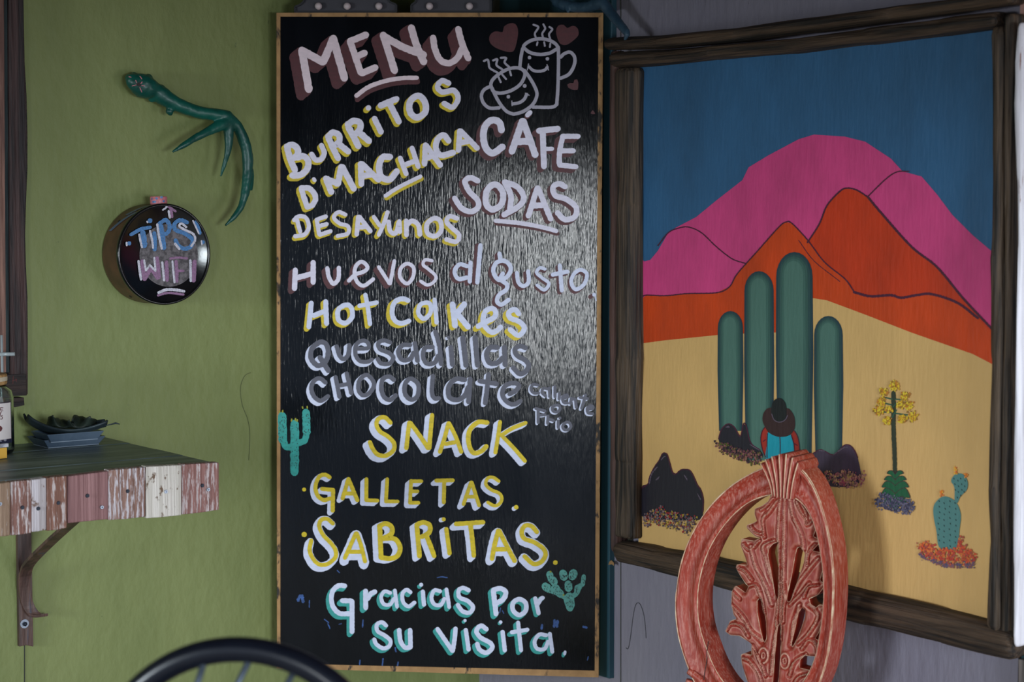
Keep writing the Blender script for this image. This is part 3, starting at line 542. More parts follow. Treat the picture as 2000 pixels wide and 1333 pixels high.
# tall yellow-flowered agave and prickly pear
gd = canv('agave_green', (30, 96, 62)); gs = canv('agave_stalk', (52, 60, 44)); gs2 = canv('agave_branch', (50, 92, 70))
mb = MB(); ribbon(mb, [Vector(p) for p in crop_pts("252 200 252 400 258 560 260 665", CR)], 8.6, L, DP_OFF + .0018, 0, jit=.1)
for i, st in enumerate(parse("205 228 245 238;205 262 240 270;190 312 240 315;262 238 310 240;265 320 340 330;262 265 285 255;240 350 268 300;240 290 270 262", CR)): ribbon(mb, st, 2.6, L, DP_OFF + .0020 + i * 1e-5, 1)
ag = mb.build('painted_agave_stalk', [gs, gs2], dp)
mb = MB(); k = 0
for (y, wd, ht) in [(655, 46, 14), (688, 62, 20), (722, 76, 30), (768, 84, 50), (812, 64, 36)]:
    for s in (-1, 1):
        cx = 262 - (2 if s < 0 else -2)
        p = crop_pts(' '.join('%f %f' % q for q in [(cx, y + 14), (cx + s * wd * .30, y - ht * .15), (cx + s * wd * .70, y - ht * .28), (cx + s * wd, y + ht * .75), (cx + s * wd * .72, y + ht * .62 + 8), (cx + s * wd * .34, y + ht * .9 + 16), (cx, y + 34 + ht * .9)]), CR)
        poly(mb, p, L, DP_OFF + .0022 + k * 2e-5, 0, True, 2)
        ribbon(mb, [Vector(q) for q in p[:5]], .9, L, DP_OFF + .0023 + k * 2e-5, 1); k += 1
mb.build('painted_agave_leaves', [gd, M['c_line']], dp)
for (x, y, r) in [(258, 160, 28), (195, 195, 22), (182, 248, 22), (165, 302, 27), (215, 362, 22), (224, 298, 17), (318, 220, 24), (292, 272, 19), (340, 272, 24), (362, 335, 28), (303, 352, 22)]:
    dabs('painted_blossom', crop_pts(' '.join('%f %f' % (x + r * math.cos(a * .785), y + r * math.sin(a * .785)) for a in range(8)), CR), 80, [(222, 184, 40), (206, 160, 30), (190, 120, 40), (226, 200, 60), (150, 110, 40)], .0030, 2.0)
pc = canv('painting_prickly_pear', (84, 136, 132))
for s_ in ("520 1098 500 1000 482 900 492 840 545 800 610 830 640 900 635 980 612 1100", "606 838 604 750 585 710 608 674 650 670 680 712 676 762 640 800 622 838"):
    mb = MB(); poly(mb, crop_pts(s_, CR), L, DP_OFF + .0021, 0, True, 3)
    p = crop_pts(s_, CR); xs = [q[0] for q in p]; ys = [q[1] for q in p]
    o = mb.build('painted_prickly_pear', pc, dp); mb = MB()
    for ix in range(4):
        for iy in range(int((max(ys) - min(ys)) / 11)):
            x = min(xs) + (max(xs) - min(xs)) * (.2 + .2 * ix) + random.uniform(-1.5, 1.5); y = min(ys) + 8 + iy * 11 + (ix % 2) * 4
            cs = sum(1 for (ax_, ay_), (bx_, by_) in zip(p, p[1:] + p[:1]) if (ay_ > y) != (by_ > y) and x < (bx_ - ax_) * (y - ay_) / (by_ - ay_) + ax_)
            if cs % 2: ribbon(mb, [Vector((x, y)), Vector((x + 1, y + 2.4))], 1.3, L, DP_OFF + .0025)
    mb.build('spine_dabs', M['inkp'], o)
dabs('painted_blossom', crop_pts("520 770 535 768 540 800 528 802", CR), 18, [(226, 110, 40), (230, 170, 50)], .0032, 1.6)
dabs('painted_blossom', crop_pts("602 635 616 632 622 668 612 670", CR), 18, [(226, 110, 40), (230, 170, 50)], .0032, 1.6)
dabs('painted_blossom', crop_pts("664 672 680 670 678 686 666 686", CR), 12, [(226, 110, 40), (230, 150, 50)], .0032, 1.6)
# frame of rough old logs
M['logH'] = wood('old_log_wood_lengthwise', (26, 18, 14), (84, 64, 48), ANG_L, False, bump=1.0, fine=95, speck=(srgb((150, 92, 52)), (6, 30, 30), .70, .05))
M['logV'] = wood('old_log_wood_upright', (28, 21, 17), (88, 70, 54), ANG_L, True, bump=1.0, fine=95, speck=(srgb((150, 92, 52)), (30, 30, 5), .71, .05))
M['logR'] = wood('reddish_old_wood', (52, 34, 32), (88, 60, 52), ANG_L, True, bump=.8)
log('frame_log', [(1194, 87), (1300, 82), (1450, 68), (1600, 48), (1750, 28), (1900, 8), (1990, -6)], [26, 26, 27, 27, 28, 28, 28], L, .036, .022, M['logH'], dp, 1)
log('frame_log', [(1204, 118), (1300, 113), (1400, 102), (1550, 90), (1700, 72), (1850, 52), (1962, 38)], [31, 29, 28, 30, 31, 34, 34], L, .032, .022, M['logH'], dp, 2)
log('frame_log', [(1231, 133), (1232, 400), (1231, 700), (1230, 900), (1229, 1050)], [42, 38, 40, 40, 40], L, .032, .020, M['logV'], dp, 3)
log('frame_log', [(1208, 100), (1208, 400), (1207, 700), (1208, 900), (1209, 1078)], [14, 16, 14, 15, 14], L, .030, .016, M['logR'], dp, 4, label='narrow reddish strip along the left side')
log('frame_log', [(1214, 1076), (1290, 1092), (1400, 1115), (1550, 1150), (1700, 1189), (1850, 1223), (1994, 1260)], [42, 46, 54, 62, 64, 68, 58], L, .034, .024, M['logH'], dp, 5)
log('frame_log', [(1963, 52), (1964, 300), (1959, 500), (1962, 700), (1956, 950), (1957, 1060), (1955, 1232)], [28, 20, 24, 26, 28, 20, 28], L, .034, .022, M['logV'], dp, 6)
log('frame_log', [(1985, 28), (1984, 150), (1983, 400), (1981, 700), (1979, 1000), (1977, 1252)], [18, 20, 18, 20, 20, 20], L, .032, .020, M['logV'], dp, 7)
M['whitewood'] = wood('peeling_white_paint_wood', (196, 190, 196), (232, 228, 236), ANG_L, True, bump=.7, speck=(srgb((130, 84, 66)), (60, 60, 6), .64, .05))
M['pinkwood'] = wood('faded_pink_wood', (176, 130, 118), (200, 150, 136), ANG_L, True, bump=.5)
M['grywood'] = wood('grey_weathered_wood', (86, 78, 76), (130, 116, 110), ANG_L, True, bump=.8)
# door jamb where the lavender wall ends
jl = L.at(1990, 425); jb = empty('door_1', (jl.x, jl.y, 0), None, None); tag(jb, kind='structure')
slab('jamb_face', [(1989, 1288), (2080, 1310), (2080, 2000), (1989, 1900)], L, -.1, .02, M['grywood'], jb)
slab('jamb_upper', [(1992, -260), (2080, -270), (2080, 46), (1992, 40)], L, -.1, .022, M['pinkwood'], jb)
slab('jamb_middle', [(1996, 40), (2080, 46), (2080, 1310), (1994, 1290)], L, -.1, .004, M['teal_trim'], jb)
log('white_batten', [(2001, 45), (1997, 120), (1996, 200), (1999, 350), (2001, 480), (1998, 640), (1995, 850), (1995, 1100), (1991, 1262)], [9, 15, 17, 12, 8, 9, 15, 14, 11], L, .048, .012, M['whitewood'], jb, 9, wob=.2, label='peeling white batten catching the daylight')
# ------------------------------------------------------------------ carved oval-back chair
TH = math.radians(35)
_d = ray(1480, 1150); _p = CAM + _d * (2.80 / _d.y)
CH_ = Plane(_p, (-math.sin(TH), -math.cos(TH), 0)); T_ = .050
red = mat('distressed_red_lacquer', srgb((146, 44, 28)), srgb((170, 66, 48)), .5, (26, 26, 9), TH * -1, bump=.35, bscale=(160, 160, 40), speck=(srgb((208, 150, 134)), (330, 330, 40), .47, .30))
red2 = mat('rubbed_red_carving', srgb((136, 38, 24)), srgb((160, 58, 42)), .5, (26, 26, 9), TH * -1, bump=.3, bscale=(160, 160, 40), speck=(srgb((198, 128, 112)), (330, 330, 40), .52, .30), edge=(srgb((218, 172, 150)), .505, .60))
redp = mat('plain_red_lacquer', srgb((140, 38, 24)), srgb((166, 54, 36)), .42, (18, 18, 9), 0, bump=.3, bscale=(160, 160, 40))
cream = mat('rubbed_cream_edge', srgb((196, 140, 112)), srgb((228, 204, 172)), .6, (90, 90, 90))
cr0 = CH_.at(1485, 1333); chair = empty('carved_chair', (cr0.x, cr0.y, 0), 'red distressed wooden chair with oval back and carved leaf splat', 'chair')
def cpt(x, y, off=0): q = CH_.at(CO[0] + x * CO[2], CO[1] + y * CO[2]); return q + CH_.n * off
def ellq(lst): return [Vector(p) for p in lst]
outer = spline(ellq([(690, 88), (600, 108), (520, 140), (400, 205), (270, 320), (160, 480), (90, 660), (58, 870), (70, 1050), (110, 1200), (185, 1370), (330, 1530), (520, 1590), (700, 1530), (810, 1440), (880, 1310), (925, 1120), (945, 900), (946, 720), (930, 560), (895, 400), (850, 260), (780, 145), (690, 88)]), 12)
inner = ellq([(680, 282), (620, 274), (560, 284), (460, 325), (350, 425), (258, 560), (205, 700), (180, 850), (188, 1000), (225, 1130), (290, 1280), (390, 1400), (530, 1455), (660, 1430), (760, 1350), (830, 1230), (866, 1080), (888, 900), (886, 720), (868, 580), (835, 440), (790, 350), (735, 295), (680, 282)])
inner = spline(inner, 12)
def resample(P, n):
    d = [0]
    for a, b in zip(P, P[1:]): d.append(d[-1] + (b - a).length)
    out = []; j = 0
    for i in range(n):
        t = d[-1] * i / n
        while d[j + 1] < t: j += 1
        out.append(P[j].lerp(P[j + 1], (t - d[j]) / max(1e-9, d[j + 1] - d[j])))
    return out
NR = 150
ctr = Vector((515, 860))
def byangle(P, n):
    Q = resample(P, 900); out = []
    angs = [(math.atan2(q.x - ctr.x, -(q.y - ctr.y)), q) for q in Q]
    for i in range(n):
        a = -math.pi + 2 * math.pi * i / n
        out.append(min(angs, key=lambda t: abs((t[0] - a + math.pi) % (2 * math.pi) - math.pi))[1])
    return out
def smoothloop(P, it=3):
    for _ in range(it): P = [(P[i - 1] + P[i] * 2 + P[(i + 1) % len(P)]) / 4 for i in range(len(P))]
    return P
OA, IA = smoothloop(byangle(outer, NR)), smoothloop(byangle(inner, NR))
prof = [(0, -T_), (0, -.006), (.0, 0), (.05, .003), (.12, .004), (.17, .0025), (.21, -.001), (.35, -.0045), (.5, -.006), (.66, -.0045), (.74, -.002), (.79, .001), (.85, .003), (.92, .003), (.98, .0008), (1, -.004), (1, -T_)]
vs = []
for a, b in zip(OA, IA):
    for s, z in prof: q = a.lerp(b, s); vs.append(cpt(q.x, q.y, z))
K = len(prof); mb = MB(); mb.add(vs, [(i * K + k, ((i + 1) % NR) * K + k, ((i + 1) % NR) * K + (k + 1) % K, i * K + (k + 1) % K) for i in range(NR) for k in range(K)])
recalc(mb.build('oval_frame', red, chair, smooth=True)).modifiers.new('e', 'EDGE_SPLIT').split_angle = math.radians(50)
# cream rub lines along the beads
mb = MB()
for P, s, z in ((OA, .03, .0032), (IA, -.0, .0004), (OA, .0, .0002)):
    Q = [a.lerp(b, s if P is OA else 1 + s) for a, b in zip(OA, IA)]
    pts = [cpt(q.x, q.y, z) for q in Q]; pts.append(pts[0])
    tube(mb, pts, [.0008 + .0008 * noise.noise(Vector((i * .35, s * 50, 3))) for i in range(len(pts))], 5)
mb.build('rubbed_bead', cream, chair, smooth=True)
# splat
SO = "575 285 560 320 520 350 485 362 482 395 497 432 470 446 440 456 437 470 465 500 490 522 520 528 480 545 410 534 405 570 430 640 442 682 380 678 380 702 415 760 436 790 450 800 432 838 374 797 355 830 352 900 365 960 383 985 345 997 318 1055 345 1075 400 1080 448 1112 466 1128 465 1170 468 1190 430 1180 406 1186 412 1240 430 1300 448 1350 470 1400 520 1450 600 1475 700 1440 765 1370 795 1340 803 1278 772 1270 735 1262 738 1215 765 1190 800 1195 845 1195 862 1150 850 1110 822 1095 845 1060 870 980 882 910 848 905 828 922 798 902 788 872 838 850 862 820 880 790 850 768 868 700 880 640 860 612 806 600 845 560 858 540 812 520 830 470 832 420 800 380 780 330 740 300 690 284 630 282"
HOLES = ["618 548 585 560 562 590 556 625 576 720 598 850 612 878 620 850 622 700", "742 578 722 582 708 640 695 720 664 862 666 888 682 890 700 850 722 780 762 660 766 612", "512 866 496 882 498 950 512 1030 528 1100 540 1118 551 1095 548 1000 532 905 523 870", "748 922 728 950 712 1030 690 1125 696 1145 712 1120 738 1060 768 975 770 932", "626 1008 612 1030 600 1150 588 1300 578 1400 606 1405 622 1300 634 1100 635 1016"]
VEINS = [(10, "640 300 632 420 628 520 625 640 624 760"), (9, "665 300 662 450 660 620 655 760"), (9, "690 300 710 400 735 450 760 520 768 590"), (8, "625 310 575 380 545 410"), (7, "598 300 560 345 530 365"), (7, "730 320 760 380 800 440"), (7, "745 310 780 370 790 450 825 420"),
   (8, "600 540 560 555 540 590 570 720 600 840"), (9, "470 570 500 680 540 760 575 850 590 900"), (8, "430 560 470 590 520 540"), (7, "390 690 440 710 480 760"), (8, "450 800 500 790 530 850 545 950"), (8, "360 900 420 960 470 1040 530 1110"), (7, "372 830 410 870"), (8, "330 1050 360 1010 420 1020 460 1080"),
   (6, "632 700 628 900 600 1100 580 1300"), (6, "645 700 645 900 640 1100"), (6, "655 700 658 900 655 1000"), (9, "700 860 740 780 800 700 850 640"), (8, "690 900 760 830 800 780"), (9, "690 1130 710 1000 745 900"), (8, "790 900 850 960 800 1060 740 1120"), (8, "760 1150 800 1100 840 1130 850 1180"),
   (8, "420 1200 470 1220 520 1300 540 1400"), (8, "480 1130 520 1200 555 1300"), (8, "690 1300 720 1220 780 1180"), (8, "700 1380 740 1310 795 1290"), (7, "560 380 540 430 550 520"), (7, "470 460 500 490 530 500"), (6, "830 560 800 600 790 680"), (6, "850 790 800 800 770 860")]
def P2(s): q = [float(x) for x in s.split()]; return [Vector((q[i], q[i + 1])) for i in range(0, len(q), 2)]
import numpy as np
loops = [resample(P2(SO) + [P2(SO)[0]], 330)] + [resample(P2(h) + [P2(h)[0]], 46) for h in HOLES]
def pin(P, x, y):
    a = np.array([(p.x, p.y) for p in P]); b = np.roll(a, -1, 0)
    c = ((a[:, 1] > y) != (b[:, 1] > y)); 
    with np.errstate(divide='ignore', invalid='ignore'): xi = (b[:, 0] - a[:, 0]) * (y - a[:, 1]) / (b[:, 1] - a[:, 1]) + a[:, 0]
    return bool(np.count_nonzero(c & (x < xi)) % 2)
ES = np.array([(p.x, p.y, q.x, q.y) for Lp in loops for p, q in zip(Lp, Lp[1:] + Lp[:1])])
VS = []
for wd, s_ in VEINS:
    q = spline(P2(s_), 12); VS += [(a.x, a.y, b.x, b.y, wd) for a, b in zip(q, q[1:])]
VS = np.array(VS)
def segd(A, x, y):
    d = A[:, 2:4] - A[:, 0:2]; t = ((x - A[:, 0]) * d[:, 0] + (y - A[:, 1]) * d[:, 1]) / np.maximum(1e-9, (d ** 2).sum(1)); t = np.clip(t, 0, 1)
    return np.hypot(A[:, 0] + d[:, 0] * t - x, A[:, 1] + d[:, 1] * t - y)
V2 = []; E2 = []
for Lp in loops:
    b = len(V2); V2 += Lp; E2 += [(b + i, b + (i + 1) % len(Lp)) for i in range(len(Lp))]
nb = len(V2)
g = 4.3
for iy in range(int(1200 / g)):
    for ix in range(int(572 / g)):
        x = 316 + ix * g + (iy % 2) * g / 2 + random.uniform(-.6, .6); y = 284 + iy * g + random.uniform(-.6, .6)
        if pin(loops[0], x, y) and not any(pin(h, x, y) for h in loops[1:]) and segd(ES, x, y).min() > 2.4: V2.append(Vector((x, y)))
vo, eo, fo, ov, _, _ = delaunay_2d_cdt(V2, E2, [], 0, 1e-5)
h = []
for p in vo:
    e = segd(ES, p.x, p.y).min(); v = segd(VS, p.x, p.y); rv = (np.exp(-(v / (VS[:, 4] * .42)) ** 2)).max()
    gv = (np.exp(-((v - VS[:, 4] * 1.25) / (VS[:, 4] * .55)) ** 2)).max()
    ring = 0
    for cx, cy in ((547, 1185), (668, 1215)):
        dd = math.hypot((p.x - cx) / .62, p.y - cy); ring = max(ring, math.exp(-((dd - 42) / 8) ** 2) * 1.1, math.exp(-((dd - 16) / 6) ** 2))
    k = min(1, e / 26); dome = (1 - (1 - k) ** 2) 
    h.append(-.011 + .0075 * dome + .0050 * rv * min(1, e / 5) - .0032 * gv * min(1, e / 8) + .004 * ring + .0016 * noise.noise(Vector((p.x / 50, p.y / 60, 0))))
keep = []
for f in fo:
    c = sum((vo[i] for i in f), Vector((0, 0))) / 3
    if pin(loops[0], c.x, c.y) and not any(pin(q, c.x, c.y) for q in loops[1:]): keep.append(tuple(f))
mb = MB(); mb.add([cpt(p.x, p.y, hh) for p, hh in zip(vo, h)], keep)
b0 = len(vo)
mb.v += [cpt(p.x, p.y, -.036) for p in vo]; nbk = [tuple(i + b0 for i in f)[::-1] for f in keep]; mb.f += [list(f) for f in nbk]; mb.m += [1] * len(nbk)
cnt = {}
for f in keep:
    for a, b in ((f[0], f[1]), (f[1], f[2]), (f[2], f[0])): cnt[(a, b)] = 1
bd = [(a, b) for (a, b) in cnt if (b, a) not in cnt]
mb.f += [[a, b, b + b0, a + b0] for a, b in bd]; mb.m += [1] * len(bd)
o = recalc(mb.build('leaf_splat', [red2, redp], chair, smooth=True, label='carved acanthus leaf splat with pierced slots'))
o.modifiers.new('e', 'EDGE_SPLIT').split_angle = math.radians(60)
mb = MB()
for Lp in loops:
    q = spline([p for p in Lp] + [Lp[0]], 4); pts = [cpt(p.x, p.y, -.0108) for p in q]
    tube(mb, pts, [max(.0001, .00042 + .0006 * noise.noise(Vector((i * .11, len(Lp), 1)))) for i in range(len(pts))], 4)
for wd, s_ in VEINS:
    pts = []
    for p in spline(P2(s_), 6):
        v = vo[min(range(len(vo)), key=lambda i: (vo[i] - p).length_squared)] if False else None
        e = segd(ES, p.x, p.y).min(); k = min(1, e / 26); pts.append(cpt(p.x, p.y, -.011 + .0075 * (1 - (1 - k) ** 2) + .0048 * min(1, e / 5)))
    n = len(pts); tube(mb, pts, [max(.00005, (.0002 + .0004 * noise.noise(Vector((i * .3, wd * 3 + n, 5)))) * math.sin(math.pi * (i + .5) / n) ** .6) for i in range(n)], 4)
mb.build('rubbed_ridges', cream, chair, smooth=True)
# fluted crest
NA, NB_ = 84, 12; vs = []
def crest(a, b):
    top = spline([Vector(p) for p in [(548, 128), (556, 102), (600, 76), (640, 62), (690, 50), (722, 66), (752, 88), (776, 128)]], 6)
    t = resample(top, 101)[min(100, int(a * 100))] + Vector((0, -9 * abs(math.sin(7 * math.pi * a)) * (1 if .02 < a < .98 else 0)))
    m = Vector((604, 205)).lerp(Vector((738, 200)), a); bt = Vector((608, 278)).lerp(Vector((730, 300)), a)
    return t * (1 - b) ** 2 + m * 2 * b * (1 - b) + bt * b * b
for j in range(NB_ + 1):
    for i in range(NA + 1):
        a = i / NA; b = j / NB_; q = crest(a, b)
        vs.append(cpt(q.x, q.y, .009 + .0055 * (abs(math.sin(7 * math.pi * a)) ** .5) - .006 * (2 * a - 1) ** 4 - (.004 if j == 0 else 0)))
n0 = len(vs); mb = MB(); W = NA + 1
fs = [(j * W + i, j * W + i + 1, (j + 1) * W + i + 1, (j + 1) * W + i) for j in range(NB_) for i in range(NA)]
mb.add(vs, fs)
rim = [i for i in range(W)] + [j * W + NA for j in range(1, NB_ + 1)] + [NB_ * W + i for i in range(NA - 1, -1, -1)] + [j * W for j in range(NB_ - 1, 0, -1)]
bk = len(mb.v); mb.v += [mb.v[i] - CH_.n * ((mb.v[i] - CH_.p).dot(CH_.n) + T_ + .004) for i in rim]
mb.f += [[rim[i], rim[(i + 1) % len(rim)], bk + (i + 1) % len(rim), bk + i] for i in range(len(rim))]; mb.m += [0] * len(rim)
mb.f.append(list(range(bk, bk + len(rim)))); mb.m.append(0)
recalc(mb.build('fluted_crest', red, chair, smooth=True)).modifiers.new('e', 'EDGE_SPLIT').split_angle = math.radians(55)
mb = MB()
for i in range(7):
    a = (i + .5) / 7; pts = []
    for j in range(13):
        q = crest(a, j / 12); pts.append(cpt(q.x, q.y, .0146 - .006 * (2 * a - 1) ** 4))
    tube(mb, pts, [.0011 * (1 - .45 * j / 12) for j in range(13)], 5)
mb.build('rubbed_flutes', cream, chair, smooth=True)
# carved curl, posts, seat and legs below the frame
mb = MB(); pts = [cpt(x, y, .002) for x, y in [(135, 1268), (165, 1290), (210, 1330), (215, 1380), (170, 1410), (130, 1370), (140, 1320)]]
tube(mb, spline(pts, .003), .006, 8); recalc(mb.build('carved_curl', red, chair, smooth=True))
mb = MB(); ribbon(mb, [Vector((1300 + x * .34735, 870 + y * .34735)) for x, y in [(241, 1105), (232, 1160), (232, 1210), (218, 1290), (216, 1320)]], 1.6, CH_, .0045); mb.build('joint_crack', mat('crack_dark', srgb((40, 22, 18))), chair)
lo = cpt(515, 1560); un = CH_.u; nn = CH_.n; sz = .45
mb = MB(); seat_c = Vector((lo.x, lo.y, sz)) + nn * .21
out = [seat_c + un * (.22 * x) + nn * (.21 * y) for x, y in [(-.85, -1), (.85, -1), (1.02, .2), (1.0, .85), (.6, 1.04), (-.6, 1.04), (-1.0, .85), (-1.02, .2)]]
mb.add([p - UP * .03 for p in out] + [p + UP * .02 for p in out] + [seat_c + UP * .035], [tuple(range(8))[::-1]] + [(i, (i + 1) % 8, 8 + (i + 1) % 8, 8 + i) for i in range(8)] + [(8 + i, 8 + (i + 1) % 8, 16) for i in range(8)])
recalc(mb.build('seat', mat('cream_seat_fabric', srgb((190, 176, 150)), srgb((204, 190, 164)), .8, (50, 50, 50)), chair, bevel=.006))
for sx, sy in ((-.8, -.95), (.8, -.95), (-.9, .9), (.9, .9)):
    mb = MB(); a = seat_c + un * .22 * sx + nn * .21 * sy; b = Vector((a.x, a.y, 0)) + nn * (.04 if sy > 0 else -.07)
    tube(mb, [a + UP * (0 if sy > 0 else .08), a.lerp(b, .3), a.lerp(b, .7), b], [.024, .022, .017, .014], 10); recalc(mb.build('leg', redp, chair, smooth=True))
mb = MB(); tube(mb, [cpt(515, 1540, -.025), seat_c - nn * .2 - UP * .02], [.028, .03], 10); recalc(mb.build('back_stem', redp, chair, smooth=True))

# ------------------------------------------------------------------ shelf on the green wall
zt = G.at(240, 852).z
def HZ(px, py, z): d = ray(px, py); return CAM + d * ((z - CAM.z) / d.z)
fc = HZ(428, 904, zt); SP = Plane(fc, NG); SD = (fc - CORNER).dot(NG)
s_l = SP.at(-260, 960); topL = Vector((s_l.x, s_l.y, zt)); LEN = (fc - topL).length
sh = empty('wall_shelf', tuple(topL + UG * LEN / 2 - NG * SD / 2 - UP * .03), 'wooden wall shelf with teal-stained top and patchwork board edge', 'shelf')
M['shelftop'] = mat('teal_stained_planks', srgb((58, 76, 80)), srgb((124, 136, 140)), .42, (5, 50, 50), ANG_G, c3=srgb((52, 108, 108)), bump=.5, bscale=(12, 130, 130), speck=(srgb((120, 124, 128)), (7, 120, 120), .64, .08))
np_ = 4; dpt = (SD - .016) / np_
for i in range(np_):
    mb = MB(); mb.box(topL - NG * (SD - i * dpt - .0008) - UP * .028, UG * (LEN - .004 - (.0 if i else 0)), NG * (dpt - .0016), UP * (.028 - .0006 * (i % 2))); recalc(mb.build('top_plank', M['shelftop'], sh, bevel=.0012))
PW = dict(fine=130, bump=.7)
def aw(n, a, b, sp=None, th=.56): return wood('apron_' + n, a, b, ANG_G, True, speck=(srgb(sp), (240, 240, 26) if sp[0] > 150 else (70, 70, 45), th, .05) if sp else None, **PW)
AP = [(-120, -62, 956, 953, 1060, 1056, aw('tan0', (120, 92, 70), (150, 118, 92))), (-61, -1, 952, 946, 1057, 1052, aw('rose0', (120, 76, 70), (142, 96, 90), (200, 190, 190))), (0, 19.5, 945, 942, 1049, 1047, aw('tan', (138, 110, 90), (160, 134, 112), (190, 180, 176), .60)), (20.5, 61.5, 942, 938, 1047, 1042, aw('rose', (118, 80, 70), (140, 98, 88), (206, 194, 194), .52)),
   (62.5, 90, 938, 934, 1040, 1036, aw('white', (176, 166, 168), (206, 198, 204), (110, 80, 62), .58)), (91.5, 130.5, 934, 930, 1038, 1032, aw('brown', (114, 76, 62), (142, 98, 82), (196, 182, 180), .54)), (132.5, 211.5, 931, 921, 1023, 1015, aw('mauve', (132, 92, 92), (158, 116, 116))),
   (212.5, 284.5, 919, 913, 1017, 1010, aw('worn', (122, 88, 76), (150, 114, 102), (200, 192, 198), .50)), (286, 354.5, 912, 909, 1013.5, 1007, aw('cream', (196, 188, 178), (222, 214, 206), (112, 88, 70), .57)), (355.5, 428, 908, 904, 1006, 996.5, aw('rosegrey', (124, 84, 78), (148, 104, 98), (194, 178, 178), .51))]
scr = mat('dark_screw_steel', srgb((44, 50, 62)), rough=.4, metal=.8); scl = mat('bright_screw_steel', srgb((150, 160, 175)), rough=.35, metal=.9)
SCR = {3: [(44, 992, 0)], 4: [(75, 994, 0)], 5: [(114, 983, 0)], 6: [(171, 969, 0), (199, 991.5, 1)], 7: [(249.5, 960, 0)], 8: [(324, 961, 1)], 9: [(395.5, 949, 0), (407, 957, 1)], 2: [(0, 985, 1)], 0: [(-90, 1000, 0)], 1: [(-30, 1000, 0)]}
for i, (x0, x1, t0, t1, b0_, b1, mt) in enumerate(AP):
    o = slab('apron_board', [(x0, t0), (x1, t1), (x1, b1), ((x0 + x1) / 2, (b0_ + b1) / 2 + random.uniform(-1, 1)), (x0, b0_)], SP, -.018 , .001 * (i % 3), mt, sh, bevel=.0015)
    for (sx_, sy_, br_) in SCR.get(i, []):
        mb = MB(); c = SP.at(sx_, sy_, .002); disc(mb, c, NG, .0031, .0012, 16, 0, .0026); mb.box(c + NG * .0013 - UG * .0018 - UP * .0003, UG * .0036, UP * .0006, NG * .0002, 1); mb.box(c + NG * .0013 - UG * .0003 - UP * .0018, UG * .0006, UP * .0036, NG * .0002, 1)
        recalc(mb.build('screw', [scl if br_ else scr, M['inkp']], o))
# bracket
rust = wood('rusty_iron', (58, 42, 40), (92, 66, 58), ANG_G, True, c3=(52, 66, 86), rough=.5, bump=.6, fine=40)
bk_ = G.at(49, 1262); br_ = empty('shelf_bracket', tuple(bk_), 'rusty iron bracket with curled strut holding up the wall shelf', 'bracket')
slab('wall_plate', [(34.5, 1040), (61.5, 1038), (65.5, 1264), (52, 1261), (38, 1264)], G, .001, .010, rust, br_)
A_, C_ = G.at(48, 1100, .02), SP.at(141, 1026, -.12)
zsh = zt - .03
pth = []
for px, py, f in [(83, 1203, .022), (70, 1203, .018), (58, 1190, .013), (50, 1168, .013), (47, 1140, .016), (50, 1118, .024), (60, 1098, .05), (100, 1058, .12), (142, 1020, .20), (150, 1012, .215)]:
    pth.append(G.at(px, py, f))
pts = spline(pth, .006); vs = []; 
for i, p in enumerate(pts):
    t_ = (pts[min(len(pts) - 1, i + 1)] - pts[max(0, i - 1)]).normalized(); sd = UG * .0105; nr = t_.cross(UG).normalized() * .0028
    vs += [p - sd - nr, p + sd - nr, p + sd + nr, p - sd + nr]
n = len(pts); fs = [(i * 4 + k, i * 4 + (k + 1) % 4, i * 4 + 4 + (k + 1) % 4, i * 4 + 4 + k) for i in range(n - 1) for k in range(4)] + [(3, 2, 1, 0), tuple((n - 1) * 4 + k for k in range(4))]
mb = MB(); mb.add(vs, fs); recalc(mb.build('curled_strut', rust, br_, bevel=.0006))
mb = MB(); c = G.at(47.5, 1219, .010); disc(mb, c, NG, .0078, .0015, 24, 0); lathe(mb, c + NG * .0015, NG, [(.004, 0), (.004, .003), (.002, .004)], 6, 1); recalc(mb.build('washer_bolt', [scl, scr], br_))

# ------------------------------------------------------------------ things on the shelf
slate = mat('slate_ceramic', srgb((70, 86, 104)), srgb((88, 104, 122)), .35, (30, 30, 30))
def square_dish(px0, px1, zr, side, h, label):
    P0 = HZ(px0[0], px0[1], zr); P1 = HZ(px1[0], px1[1], zr); wd = (P1 - P0).length * 1.04; u = UG.copy(); v = -NG
    c = P0 + u * wd / 2 + v * side / 2; c.z = zr - h
    o = empty('square_dish', tuple(c), label, 'dish', 'square dishes stacked on the shelf')
    def ringq(k, z): return [Vector((c.x, c.y, z)) + u * (sx * wd / 2 * k) + v * (sy * side / 2 * k) for sx, sy in ((-1, -1), (1, -1), (1, 1), (-1, 1))]
    rs = [ringq(.80, zr - h), ringq(1, zr), ringq(.95, zr), ringq(.76, zr - h + .003)]
    mb = MB(); mb.add(sum(rs, []), [(3, 2, 1, 0)] + [(r * 4 + k, r * 4 + (k + 1) % 4, r * 4 + 4 + (k + 1) % 4, r * 4 + 4 + k) for r in range(3) for k in range(4)] + [(12, 13, 14, 15)])
    recalc(mb.build('dish_body', slate, o, bevel=.0012))
    rs = [ringq(.82, zr - h - .0001 + .0002), ringq(.82, zr - h + .0015), ]
    mb = MB(); mb.add(sum(rs, []), [(3, 2, 1, 0), (4, 5, 6, 7)] + [(k, (k + 1) % 4, 4 + (k + 1) % 4, 4 + k) for k in range(4)]); recalc(mb.build('foot_rim', mat('unglazed_foot', srgb((120, 134, 150)), rough=.6), o))
    return c, u, v
c1, u1, v1 = square_dish((86, 861), (206, 853), zt + .0155, .078, .0150, 'lower of two blue-grey square dishes stacked on the shelf')
c2, u2, v2 = square_dish((92, 850), (204, 843), zt + .0262, .074, .0150, 'upper blue-grey square dish, nested under the dark leaf dish')
